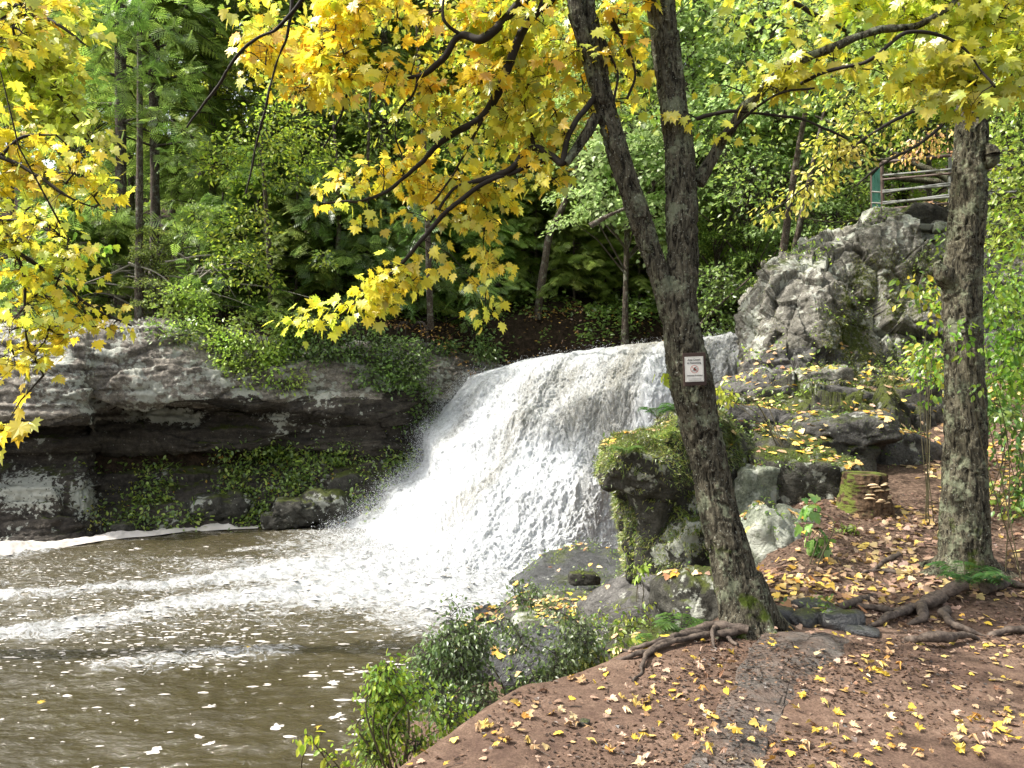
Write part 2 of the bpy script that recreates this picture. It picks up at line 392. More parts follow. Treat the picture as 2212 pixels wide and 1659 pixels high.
# river water: brown and murky, with drifting foam
def m_water():
    k = NT(mat('river_water')); co = k.n('NewGeometry').outputs['Position']
    dens = k.attr('val', 'Fac')
    wp = k.n('TexNoise'); wp.inputs['Scale'].default_value = 1.3; wp.inputs['Detail'].default_value = 3; k.l(co, wp.inputs['Vector'])
    wv = k.n('VectorMath', operation='MULTIPLY_ADD'); k.l(wp.outputs['Color'], wv.inputs[0]); wv.inputs[1].default_value = (1.5, .8, 0); k.l(co, wv.inputs[2]); co2 = wv.outputs[0]
    st = k.vmul(co2, (.55, 1.35, 1))
    lace = k.ramp(k.voro(k.vmul(co2, (.8, 1.5, 1)), 7, 'DISTANCE_TO_EDGE'), [(0, 1), (.16, .3), (.34, 0)])
    n1 = k.noise(st, 3.2, 6, .68, .8); n2 = k.noise(st, 15, 5, .7, .6)
    nn = k.math('ADD', k.math('MULTIPLY', n1, .55), k.math('MULTIPLY', n2, .45))
    rid = k.math('ABSOLUTE', k.math('SUBTRACT', k.noise(st, 5, 4, .6, 1.5), .5))
    rid = k.math('SUBTRACT', .5, k.math('MULTIPLY', rid, 3))
    nn = k.math('ADD', k.math('ADD', k.math('MULTIPLY', nn, .68), k.math('MULTIPLY', rid, .18)), k.math('MULTIPLY', lace, .16))
    x = k.math('ADD', nn, k.math('MULTIPLY', dens, .42))
    fine = k.noise(st, 42, 4, .7, .5); x = k.math('ADD', x, k.math('MULTIPLY', k.math('SUBTRACT', fine, .5), .35)); foam = k.ramp(x, [(.64, 0), (.76, .5), (.98, 1)])
    murk = k.mix(k.noise(co, .7, 3), (.029, .023, .011), (.062, .053, .028))
    murk = k.mix(k.math('MULTIPLY', dens, .45), murk, (.17, .155, .115))
    col = k.mix(foam, murk, k.ramp(k.math('ADD', k.math('MULTIPLY', n2, .5), k.math('MULTIPLY', fine, .5)), [(.36, (.16, .165, .165)), (.62, (.56, .58, .60))]))
    rough = k.ramp(foam, [(0, .06), (1, .55)])
    h = k.math('ADD', k.math('MULTIPLY', k.noise(k.vmul(co, (1, 1.7, 1)), 5, 3, .55), .6), k.math('MULTIPLY', n2, .25))
    h = k.math('ADD', h, k.math('MULTIPLY', k.math('MULTIPLY', foam, fine), .6))
    return k.out(k.bsdf(col, rough, k.bump(h, .55, .12), .5))
M_WATER = m_water()
def m_fall():
    k = NT(mat('falling_water')); uv = k.attr('flow', 'Vector')
    st = k.vmul(uv, (1, .42, 1))
    a = k.noise(st, 3.0, 6, .7, 1.2); b = k.noise(k.vmul(uv, (1, .6, 1)), 16, 6, .78, 1.8)
    rid = k.math('ABSOLUTE', k.math('SUBTRACT', k.noise(k.vmul(uv, (1, .5, 1)), 12, 4, .65, 2.2), .5))
    rid = k.ramp(rid, [(0, 1), (.07, .45), (.2, 0)])
    rid2 = k.math('ABSOLUTE', k.math('SUBTRACT', k.noise(k.vmul(uv, (1, .6, 1)), 28, 3, .6, 2.2), .5))
    rid2 = k.ramp(rid2, [(0, 1), (.08, .4), (.2, 0)])
    rid3 = k.math('ABSOLUTE', k.math('SUBTRACT', k.noise(k.vmul(uv, (1, .7, 1)), 55, 3, .6, 2.0), .5)); rid3 = k.ramp(rid3, [(0, 1), (.1, .4), (.22, 0)])
    thin = k.attr('val', 'Fac')
    x = k.math('ADD', k.math('ADD', k.math('MULTIPLY', a, .5), k.math('MULTIPLY', b, .5)), k.math('ADD', k.math('MULTIPLY', rid, .10), k.math('ADD', k.math('MULTIPLY', rid2, .08), k.math('MULTIPLY', rid3, .09))))
    x = k.math('SUBTRACT', x, k.math('MULTIPLY_ADD', thin, .24, .03))
    col = k.ramp(x, [(.35, (.075, .08, .085)), (.47, (.22, .23, .24)), (.57, (.43, .445, .46)), (.69, (.62, .645, .675))])
    col = k.mix(k.math('MULTIPLY', thin, k.ramp(b, [(.45, .6), (.65, .1)])), col, (.42, .39, .30))
    h = k.math('ADD', k.math('MULTIPLY', x, 1.0), k.math('MULTIPLY', rid, .25))
    return k.out(k.bsdf(col, .5, k.bump(h, .6, .10), .4))
M_FALL = m_fall()
k = NT(mat('foam')); _co = k.n('NewGeometry').outputs['Position']
M_FOAM = k.out(k.bsdf(k.mix(k.noise(_co, 3, 4), (.36, .32, .28), (.56, .54, .52)), .6, k.bump(k.noise(_co, 20, 4), .4, .02), .3))
k = NT(mat('spray')); M_SPRAY = k.out(k.bsdf((.62, .64, .66), .4, None, .5))
def flat(name, col, rough=.6, metal=0.0, spec=.4):
    k = NT(mat(name)); co = k.n('NewGeometry').outputs['Position']
    return k.out(k.bsdf(k.mix(k.noise(co, 30, 4, .7), tuple(q * .7 for q in col), tuple(min(1, q * 1.15) for q in col)), rough, None, spec, metal))

# ------------------------------------------------------------------ terrain functions
WZ = -2.0
EDGE = np.array([(-1.0, 1.0), (-.75, 2.0), (-.47, 3.1), (-.22, 3.52), (.06, 3.95), (.5, 4.25), (.8, 4.6), (1.35, 4.98), (1.95, 5.6), (2.4, 6.4), (2.9, 7.5), (3.4, 8.6), (4.0, 10), (4.7, 12), (5.6, 16), (6.8, 22)])
SHORE = np.array([(-2.6, 0.5), (-2.3, 3.0), (-1.9, 5), (-1.5, 7), (-1.15, 8.5), (-.75, 10.3), (.1, 12.2), (.9, 13.6), (2.0, 15.0), (3.6, 16.4), (4.5, 22)])
def edge_x(y, L): return np.interp(y, L[:, 1], L[:, 0])
def G(x, y):
    x, y = np.asarray(x, float), np.asarray(y, float)
    z0 = np.interp(y, [0, 5.2, 6, 7, 8, 9, 10, 12, 14, 18, 24, 40, 80], [0, 0, .06, .16, .27, .46, .66, 1.15, 1.7, 2.6, 3.6, 7, 14])
    px = np.interp(y, [0, 4, 6, 8, 10, 12, 20], [2.2, 2.2, 3.0, 4.3, 5.6, 6.4, 7])
    right = np.maximum(x - px - 1.0, 0); z0 = z0 + sm(4.6, 8, y) * np.where(right < 6, right * .42, 2.52 + (right - 6) * .25)
    ex, sx = edge_x(y, EDGE), edge_x(y, SHORE)
    t = np.clip((ex - x) / np.maximum(ex - sx, .2), 0, 1.6)
    prof = np.interp(t, [0, .06, .25, .45, .85, 1.0, 1.25, 1.6], [0, .05, .60, .70, .88, 1.06, 1.35, 1.5])
    prof2 = np.interp(t, [0, .05, .25, .5, .8, 1.0, 1.25, 1.6], [0, .03, .26, .55, .85, 1.04, 1.35, 1.5])
    k = sm(4.5, 6.5, y); pr = prof * k + prof2 * (1 - k)
    zz = z0 * (1 - np.clip(pr, 0, 1)) + WZ * pr
    p = np.stack([x, y, np.zeros_like(x)], -1)
    zz = zz + fbm(p * 1.1, 3, 3) * .05 * sm(3, 7, y) + fbm(p * 3.2, 3, 9) * .018 + fbm(p * 16, 3, 11) * .005
    return zz
def Gn(x, y):
    e = .05; dx = (G(x + e, y) - G(x - e, y)) / (2 * e); dy = (G(x, y + e) - G(x, y - e)) / (2 * e)
    return nrm(np.stack([-dx, -dy, np.ones_like(dx)], -1))
def H(x, y):
    """wooded hillside beyond the cliff and the falls"""
    x, y = np.asarray(x, float), np.asarray(y, float)
    z = np.interp(y, [17, 20, 24, 30, 40, 60, 120], [2.5, 2.9, 4.1, 5.9, 9.4, 17, 42])
    ch = sm(-3.2, .3, x) * (1 - sm(7.5, 10, x)) * (1 - sm(21.2, 23.2, y)); z = z * (1 - ch) + ch * 1.0
    z = z + sm(6, 14, x) * 1.6
    p = np.stack([x, y, np.zeros_like(x)], -1)
    return z + fbm(p * .35, 3, 21) * .5 * (1 - ch) + fbm(p * 2, 3, 5) * .12

def plane_grid(name, x0, x1, y0, y1, nx, ny, zf, material, valf=None):
    xs, ys = np.linspace(x0, x1, nx), np.linspace(y0, y1, ny); X, Y = np.meshgrid(xs, ys, indexing='ij')
    Z = zf(X, Y); mb = MB(); mb.add(np.stack([X, Y, Z], -1).reshape(-1, 3), grid_faces(nx, ny), None, None if valf is None else valf(X, Y).ravel())
    return mb.build(name, material)
#==PART2==
# ================================================================== SETTING
def nz(x, y, s, o=3, seed=0):
    return fbm(np.stack([x, y, np.zeros_like(x)], -1) * s, o, seed)

# bank and trail
gr = MB()
def duff(X, Y): return np.clip(sm(4.9, 5.7, Y + nz(X, Y, 1.5) * .5) + sm(-.15, -.5, X - edge_x(Y, EDGE)), 0, 1)
for (x0, x1, y0, y1, nx, ny) in ((-2.9, 7.5, .6, 6.6, 420, 260), (-2.9, 16, 6.6, 22, 260, 220)):
    xs, ys = np.linspace(x0, x1, nx), np.linspace(y0, y1, ny); X, Y = np.meshgrid(xs, ys, indexing='ij')
    gr.add(np.stack([X, Y, G(X, Y)], -1).reshape(-1, 3), grid_faces(nx, ny), None, duff(X, Y).ravel())
tag(gr.build('ground', M_GROUND), kind='structure')
def HH(X, Y): return H(X, Y)
tag(plane_grid('hillside', -45, 60, 17.6, 110, 300, 260, lambda X, Y: H(X, Y) - 7 * sm(0, -1.2, Y - np.interp(X, [-30, -14, -8, -6.3, -4, -2.2, 0], [18.2, 19.3, 20.4, 20.9, 21.8, 23, 23.6])) * (X < 7) - 9 * sm(5, 9, X) * sm(22, 19, Y), M_FOREST), kind='structure')

# pool
def to_uv(X, Y): return CU + X / Y * FPX, CV + (CAMZ - WZ) / Y * FPX
def poly_d(u, v, line, sv=2.2):
    """distance (photo-like units, stretched along the flow) to a foam lane"""
    best = np.full(u.shape, 1e9)
    for (a, b, wa), (c, d, wb) in zip(line[:-1], line[1:]):
        du, dv = c - a, (d - b) * sv; t = np.clip(((u - a) * du + (v - b) * sv * dv) / (du * du + dv * dv), 0, 1)
        best = np.minimum(best, np.hypot(u - a - t * du, (v - b) * sv - t * dv) / (wa + (wb - wa) * t))
    return best
LANES = [[(1050, 1275, 70), (840, 1225, 60), (640, 1232, 36), (450, 1256, 26), (200, 1275, 20), (0, 1290, 20), (-200, 1300, 20)],
         [(1060, 1300, 90), (860, 1284, 60), (640, 1282, 38), (420, 1306, 34), (250, 1342, 36), (120, 1360, 34), (0, 1372, 30), (-200, 1390, 25)],
         [(640, 1405, 14), (560, 1412, 34), (430, 1422, 30), (320, 1432, 40), (210, 1442, 24)],
         [(0, 1200, 20), (120, 1188, 10)],
         [(760, 1190, 40), (640, 1180, 16), (500, 1190, 8)],
         [(980, 1380, 40), (880, 1350, 50), (800, 1330, 10)]]
def foam_d(X, Y):
    u, v = to_uv(X, np.maximum(Y, .5))
    d = np.zeros_like(X)
    for i, L in enumerate(LANES):
        q = poly_d(u, v, L); d = np.maximum(d, np.exp(-q * q * .55) * (1.0, 1.0, .72, .8, .7, .75)[i])
    near = np.maximum(sm(420, 900, u) * sm(1345, 1255, v + (u - 900) * .1), sm(700, 960, u) * sm(1430, 1300, v))
    d = np.maximum(d, near * sm(1120, 1165, v) * 1.25)
    d = d * .88; d = np.maximum(d, .30 * sm(1460, 1330, v) * sm(1150, 1220, v)); d = d + .34 * sm(200, 700, u) * sm(1195, 1225, v) * sm(1345, 1300, v)
    return np.clip(d + .22 * sm(1400, 1500, v) * 0, 0, 1.4)
def water_z(X, Y):
    f = foam_d(X, Y)
    q = np.stack([X * .8, Y * 1.7, np.zeros_like(X)], -1)
    z = WZ + fbm(q * 1.3, 3, 31) * .05 + (1 - np.abs(fbm(q * 3.1, 3, 35)) * 2) * .022
    return z + f * (fbm(q * 4.5, 4, 37) * .11 + .03 + (1 - np.abs(fbm(q * 9, 3, 39)) * 3) * .03)
pool = plane_grid('river_pool', -24, 3.6, .5, 21, 560, 520, water_z, M_WATER, foam_d); tag(pool, kind='structure')
mbx = MB(); mbx.add(np.array([(-26, .4, -2.9), (3.7, .4, -2.9), (3.7, 21, -2.9), (-26, 21, -2.9)]), np.array([[0, 1, 2, 3]]))
tag(mbx.build('river_bed', M_FOREST), kind='structure')

# drifting foam flecks
n = 15000; u = rng.random(n) * 1250 - 60; v = 1160 + rng.random(n) ** 1.0 * 500
Y = FPX * (CAMZ - WZ) / (v - CV); X = (u - CU) / FPX * Y
dens = np.clip(foam_d(X, Y) * 1.0, 0, 1) * .6 + .75 * sm(1240, 1330, v) * sm(1500, 1400, v) * sm(0, 1, vnoise(np.stack([X * .7, Y * .9, Y * 0], -1), 3) + .7) + .015 + .25 * sm(1190, 1230, v) * sm(1330, 1250, v)
keep = (rng.random(n) < dens * .5) & (X < edge_x(Y, SHORE) + .1); X, Y, v = X[keep], Y[keep], v[keep]; n = len(X)
mb = MB(); a = np.linspace(0, 2 * np.pi, 7, endpoint=False)
far = sm(1500, 1420, v); s = (.007 + .022 * rng.random(n) ** 3.5) * (1 + (1 - far) * .4 * rng.random(n))
el = 1 + rng.random(n) * 3.0
rad = s[:, None] * (.7 + .6 * rng.random((n, 7))); zz = water_z(X, Y)
ring = np.stack([X[:, None] + np.cos(a) * rad * el[:, None], Y[:, None] + np.sin(a) * rad, zz[:, None] + .004 + 0 * rad], -1)
top = np.stack([X, Y, zz + .004 + s * .5], -1)[:, None]; vv = np.concatenate([ring, top], 1)
f = np.array([[i, (i + 1) % 7, 7] for i in range(7)])
mb.add(vv.reshape(-1, 3), (f[None] + (np.arange(n) * 8)[:, None, None]).reshape(-1, 3))
tag(mb.build('foam_flecks', M_FOAM), 'white flecks of foam drifting over the brown pool', 'foam', kind='stuff')
# elongated foam patches in the calm near water
patches = [(726, 1552, 28), (1235, 1640, 0), (290, 1552, 30), (455, 1530, 28), (515, 1520, 24), (418, 1582, 26), (336, 1622, 40), (395, 1600, 44), (560, 1612, 26), (600, 1575, 34), (540, 1572, 24),
           (710, 1555, 34), (780, 1560, 24), (830, 1600, 20), (660, 1480, 30), (720, 1478, 26), (745, 1455, 18), (350, 1640, 24), (455, 1612, 28), (500, 1600, 26), (668, 1446, 22), (430, 1594, 22), (300, 1627, 22), (690, 1478, 40), (850, 1500, 20), (475, 1484, 20), (800, 1530, 22), (210, 1655, 18)]
patches = patches[::3]
for i in range(22): patches.append((rng.random() * 950, 1460 + rng.random() * 190, 3 + rng.random() * 8))
mb = MB(); g2 = np.random.default_rng(5)
for (u, v, wd) in patches:
    if wd <= 0: continue
    Y = FPX * 3.6 / (v - CV); X = (u - CU) / FPX * Y; L = wd / FPX * Y * .42; kk = 26
    a = np.linspace(0, 2 * np.pi, kk, endpoint=False); rr = 1 + .9 * fbm(np.stack([np.cos(a) * 2.2, np.sin(a) * 2.2, a * 0 + u], -1), 3, 4)
    px = X + np.cos(a) * L * rr; py = Y + np.sin(a) * L * rr * .75 + np.cos(a) * L * g2.uniform(-.2, .5)
    z = water_z(px, py); vv = np.concatenate([np.stack([px, py, z + .003], -1), [[X, Y, float(water_z(np.array([X]), np.array([Y]))[0]) + .012]]])
    mb.add(vv, np.array([[i, (i + 1) % kk, kk] for i in range(kk)]))
tag(mb.build('foam_patches', M_FOAM), 'torn white foam patches floating on the dark near water', 'foam', kind='stuff')
# foam scum banked up along the far cliff foot
def blob_sheet(line, name, label, hgt, seed):
    L = resample(np.array([P(a, b, FPX * 3.6 / (b - CV)) for a, b in line]), 260); wl = resample(np.array([(c, 0, 0) for c in hgt], float), 260)[:, 0]
    ns = 26; t = np.linspace(-1, 1, ns); T = nrm(np.gradient(L, axis=0)); S = np.stack([-T[:, 1], T[:, 0], 0 * T[:, 0]], -1)
    wv = .9 * wl
    p = L[:, None] + S[:, None] * (t[None, :, None] * (wv * (1 + .35 * fbm(L * 1.3, 3, seed)))[:, None, None])
    h = (1 - np.abs(t) ** 2.2)[None] * (.03 + .05 * fbm(p * 6, 3, seed + 5) + np.clip(fbm(p * 1.1, 3, seed + 2) + .15, 0, 1) * .38 * np.clip(wl, .25, 1)[:, None]) - .02
    p[..., 2] = WZ + .05 + h
    mb = MB(); mb.add(p.reshape(-1, 3), grid_faces(260, ns)); o = mb.build(name, M_FOAM); tag(o, label, 'foam', kind='stuff')
blob_sheet([(-220, 1222), (0, 1194), (90, 1184), (180, 1170), (270, 1161), (350, 1154), (430, 1146)], 'foam_bank', 'thick cream foam bank against the foot of the shaded cliff', [.9, .9, .7, .4, .25, .2, .1], 3)
blob_sheet([(330, 1150), (370, 1146), (410, 1144), (440, 1143), (500, 1142), (560, 1142)], 'foam_mound', 'peach tinted foam mounds lapping the mossy cliff slope', [.15, .45, .45, .25, .2, .1], 9)

# falls
COLS = [
 [(1010, 812, 22.0), (1003, 824, 21), (978, 850, 20.8), (938, 900, 20.5), (918, 950, 20.2), (885, 1010, 19.8), (842, 1060, 19.3), (790, 1105, 18.9), (745, 1140, 18.65), (715, 1170, 18)],
 [(1052, 800, 22.0), (1045, 812, 20.6), (1015, 842, 20.2), (975, 905, 19.8), (950, 965, 19.3), (920, 1030, 18.8), (880, 1085, 18.2), (840, 1130, 17.6), (800, 1170, 17.0), (770, 1200, 16.2)],
 [(1140, 780, 22.0), (1130, 790, 19.9), (1100, 820, 19.4), (1055, 890, 18.8), (1020, 970, 18.0), (985, 1040, 17.2), (945, 1110, 16.4), (905, 1170, 15.6), (875, 1215, 15.0), (845, 1240, 14.4)],
 [(1255, 762, 21.0), (1245, 771, 19.1), (1222, 800, 18.6), (1185, 875, 18.0), (1145, 960, 17.1), (1110, 1040, 16.3), (1070, 1120, 15.4), (1030, 1200, 14.4), (995, 1250, 13.7), (970, 1280, 13.1)],
 [(1390, 746, 20.5), (1385, 754, 18.2), (1372, 780, 17.7), (1345, 860, 17.2), (1310, 950, 16.6), (1275, 1040, 15.9), (1235, 1125, 15.2), (1190, 1195, 14.6), (1150, 1235, 14.2), (1120, 1268, 13.4)],
 [(1480, 741, 20.0), (1478, 748, 17.6), (1470, 770, 17.2), (1450, 850, 16.8), (1425, 940, 16.4), (1395, 1030, 16.1), (1365, 1110, 15.9), (1345, 1165, 15.6), (1325, 1200, 15.3), (1310, 1230, 14.6)],
 [(1545, 737, 19.6), (1542, 742, 17.2), (1536, 765, 16.8), (1525, 840, 16.5), (1515, 920, 16.2), (1500, 1010, 16.0), (1480, 1100, 15.8), (1460, 1160, 15.6), (1440, 1200, 15.4), (1425, 1230, 15.0)],
 [(1620, 732, 19.4), (1615, 738, 17.1), (1610, 760, 16.8), (1600, 840, 16.5), (1590, 920, 16.3), (1580, 1010, 16.1), (1570, 1100, 16.0), (1560, 1160, 15.9), (1550, 1200, 15.8), (1540, 1230, 15.6)]]
CP = np.array([[P(*q) for q in c] for c in COLS])
NS, NTT = 620, 560
rows = np.array([resample(c, NTT) for c in CP])                      # (cols, NTT, 3)
fall = np.stack([resample(rows[:, j], NS) for j in range(NTT)], 1)   # (NS, NTT, 3)
flow = np.zeros((NS, NTT, 3)); flow[1:, :, 0] = np.cumsum(np.linalg.norm(np.diff(fall, axis=0), axis=2).mean(1))[:, None]
flow[:, 1:, 1] = np.cumsum(np.linalg.norm(np.diff(fall, axis=1), axis=2), axis=1)
tu = np.gradient(fall, axis=0); tv = np.gradient(fall, axis=1); fn = nrm(np.cross(tv, tu)); fn *= np.sign(-fn[..., 1:2])
q = flow * np.array([1, .34, 1]); tt = np.linspace(0, 1, NTT)[None]
amp = sm(.06, .3, tt)
warp = fbm(q * 1.6, 3, 40)[..., None] * np.array([.35, .35, 0])
tc = tt + .10 * vnoise(flow * np.array([.5, 0, 0]), 8) + .10 * (np.linspace(0, 1, NS)[:, None] - .5)
step = np.exp(-((tc - .46) / .055) ** 2) * .20 + np.exp(-((tc - .72) / .05) ** 2) * .16 - np.exp(-((tc - .56) / .05) ** 2) * .08
disp = step + fbm((q + warp) * np.array([1.1, .8, 1]), 3, 41) * .26
qf = flow * np.array([1, .6, 1]) + warp
disp = disp + (1 - np.abs(fbm(qf * 3.6, 3, 43)) * 3) * .04 + (1 - np.abs(fbm(qf * 10, 3, 45)) * 3) * .03 + (1 - np.abs(fbm(qf * 24, 2, 47)) * 3) * .018
fall0 = fall.copy(); fall = fall + fn * (disp * (amp * .9 + .1))[..., None]
S_ = np.linspace(0, 1, NS)[:, None]
thin = sm(.35, .0, np.abs(tt - .10) / .3) * sm(.35, .75, S_) * .8 + sm(.16, .02, np.abs(S_ - .74 + tt * .06)) * sm(.4, .05, tt) * .9
thin = np.clip(thin + np.clip(fbm(q * .8, 3, 50) + .05, 0, 1) * 1.1 * sm(.1, .3, tt) * sm(1, .7, tt), 0, 1)
mb = MB(); mb.add(fall.reshape(-1, 3), grid_faces(NS, NTT), None, thin.ravel())
wf = mb.build('waterfall', M_FALL); tag(wf, kind='structure')
at = wf.data.attributes.new('flow', 'FLOAT_VECTOR', 'POINT'); at.data.foreach_set('vector', flow.reshape(-1, 3).astype(np.float32).ravel())
# upstream river
mb = MB(); pts = [fall0[i, 0] for i in range(0, NS, 40)]; back = [np.array([p[0] * 1.15 + .5, max(p[1] + .4, 21.8), p[2] + .05]) for p in pts]
n = len(pts); mb.add(np.array(pts + back), np.array([[i, i + 1, n + i + 1, n + i] for i in range(n - 1)])); tag(mb.build('upper_river', M_WATER), kind='structure')
# spray: drops thrown off the sheet
n = 60000; si = rng.integers(0, NS, n); ti = (rng.beta(2.2, 1.4, n) * (NTT - 1)).astype(int)
edge = rng.random(n) < .38; si[edge] = (rng.random(edge.sum()) ** 2 * 60).astype(int)
base = fall[si, ti] + fn[si, ti] * (rng.exponential(.07, n) * (.5 + ti / NTT))[:, None] + rng.normal(0, .05, (n, 3))
base[edge] += np.stack([-rng.exponential(.13, edge.sum()), 0 * base[edge][:, 0], rng.normal(.03, .07, edge.sum())], -1)
sz = .003 + .007 * rng.random(n) ** 4
OCT = (np.array([(1, 0, 0), (-1, 0, 0), (0, 1, 0), (0, -1, 0), (0, 0, 1.6), (0, 0, -1.6)], float), np.array([[0, 2, 4], [2, 1, 4], [1, 3, 4], [3, 0, 4], [2, 0, 5], [1, 2, 5], [3, 1, 5], [0, 3, 5]]))
mb = MB(); scatter(mb, OCT, base, rng.normal(0, 1, (n, 3)), rng.normal(0, 1, (n, 3)), sz, (1, 1, 1))
n = 7000; si = rng.integers(0, NS, n); ti = NTT - 1 - (rng.random(n) ** 1.5 * 70).astype(int)
b2 = fall[si, ti] + rng.normal(0, .28, (n, 3)) * np.array([1.2, 1, .5]) + np.array([0, -.15, .2]); scatter(mb, OCT, b2, rng.normal(0, 1, (n, 3)), rng.normal(0, 1, (n, 3)), .004 + .010 * rng.random(n) ** 2, (1, 1, 1))
tag(mb.build('spray', M_SPRAY), 'white spray thrown off the roaring waterfall', 'spray', kind='stuff')

# ---------------- rock walls
def wall_sheet(cols, nu, nv, blocks=1.0, seed=0, strata=.12, fine=.04, wrapn=None):
    cp = np.array([[P(*q) for q in c] for c in cols]); r = np.array([resample(c, nv) for c in cp])
    g = np.stack([resample(r[:, j], nu) for j in range(nv)], 1)
    tu = np.gradient(g, axis=0); tv = np.gradient(g, axis=1); n = nrm(np.cross(tv, tu)); 
    if (n[..., 1].mean() > 0): n = -n
    qs = g * np.array(wrapn or [.6, .6, 1.7]) + fbm(g * .8, 3, seed)[..., None] * .25
    f1, f2, cid, fa = voro(qs * .95, seed + 1); g1, g2, cid2, fb = voro(qs * 2.9, seed + 2)
    d = (cid - .5) * .26 * blocks + (cid2 - .5) * .08 * blocks + fa * .5 * blocks + fb * .22 * blocks
    d = d - (1 - sm(0, .05, f2 - f1)) * .045 * blocks - (1 - sm(0, .05, g2 - g1)) * .02 * blocks
    layer = fbm(np.stack([g[..., 0] * .25, g[..., 1] * .25, g[..., 2] * 5.5], -1), 3, seed + 4)
    d = d + layer * strata + fbm(g * 4, 4, seed + 6) * fine * 1.6 + fbm(g * 14, 3, seed + 8) * fine * .6
    return g + n * d[..., None], g, n
CL = [
 [(640, 19.5), (690, 17.9), (780, 17.0), (890, 16.5), (915, 17.4), (985, 17.7), (1005, 18.0), (1040, 17.2), (1120, 16.6), (1200, 15.6), (1300, 15.0)],
 [(690, 19.5), (735, 18.1), (820, 17.3), (902, 17.1), (916, 18.4), (985, 18.3), (1005, 18.2), (1030, 17.8), (1100, 17.3), (1176, 16.7), (1260, 16)],
 [(690, 20), (735, 18.3), (820, 17.5), (904, 17.3), (918, 18.8), (975, 18.6), (990, 18.7), (1020, 18.1), (1080, 17.8), (1160, 17.4), (1240, 16.6)],
 [(685, 20.5), (728, 18.5), (800, 17.9), (858, 17.8), (870, 19.3), (950, 19.0), (966, 20.4), (1000, 20.6), (1015, 19.4), (1150, 17.9), (1240, 17)],
 [(690, 20.5), (735, 18.9), (810, 18.2), (860, 18.1), (874, 19.7), (957, 19.2), (972, 21.0), (1002, 21.2), (1012, 19.8), (1145, 18.2), (1230, 17.4)],
 [(710, 21), (760, 19.3), (830, 18.7), (872, 18.5), (886, 19.8), (962, 19.4), (978, 21.0), (996, 21.1), (1004, 20.2), (1142, 18.5), (1230, 17.7)],
 [(730, 21.5), (790, 19.7), (860, 19.2), (885, 19.0), (900, 19.9), (968, 19.6), (978, 19.9), (985, 19.9), (1000, 19.7), (1140, 18.6), (1230, 17.8)],
 [(740, 22), (800, 20.2), (870, 19.9), (910, 19.8), (922, 20.0), (970, 20.0), (980, 20.2), (990, 20.2), (1010, 20.0), (1120, 18.9), (1230, 18.2)],
 [(740, 23), (800, 21.4), (870, 21.0), (910, 20.9), (922, 21.0), (970, 21.0), (980, 21.0), (990, 21.0), (1010, 20.9), (1120, 20.0), (1230, 19.3)],
 [(750, 24), (820, 22.6), (880, 22.2), (910, 22), (922, 22), (970, 22), (980, 22), (990, 22), (1010, 22), (1120, 21.5), (1230, 21)]]
CUS = [-700, -100, 190, 215, 400, 540, 680, 850, 960, 1080]
cl, clg, cln = wall_sheet([[(u, v, Y) for v, Y in c] for u, c in zip(CUS, CL)], 760, 430, .66, 60, .085, .045, [.35, .35, 1.5])
lowz = sm(.0, -.5, cl[..., 2])
mb = MB(); f = grid_faces(760, 430); jj = (np.arange(len(f)) % 429)
uc = CU + cl[..., 0] / cl[..., 1] * FPX; vc = CV - (cl[..., 2] - CAMZ) / cl[..., 1] * FPX
pale = np.zeros(uc.shape)
for a, b, ra, rb, w_ in ((60, 1060, 95, 55, .72), (180, 1075, 40, 60, .70), (365, 897, 75, 18, .9), (600, 900, 60, 14, .6), (100, 830, 120, 60, .45)): pale = np.maximum(pale, w_ * np.clip(1.25 - np.hypot((uc - a) / ra, (vc - b) / rb) * .75, 0, 1))
mb.add(cl.reshape(-1, 3), f, None, pale.ravel()); o = mb.build('cliff', M_CLIFF); tag(o, kind='structure')
me = o.data; me.materials.append(M_CLIFF_LOW_SHADE); zq = cl[:-1, :-1].reshape(-1, 3); me.polygons.foreach_set('material_index', ((jj > 200) | (zq[:, 2] < 1.05 + .25 * vnoise(zq * 1.5, 4) + .25 * sm(-8, -5, zq[:, 0]) - .3 * sm(-9.2, -9.6, zq[:, 0]))).astype(np.int32))  # darker faces: low mossy rock, plus shade painted into the overhang recess
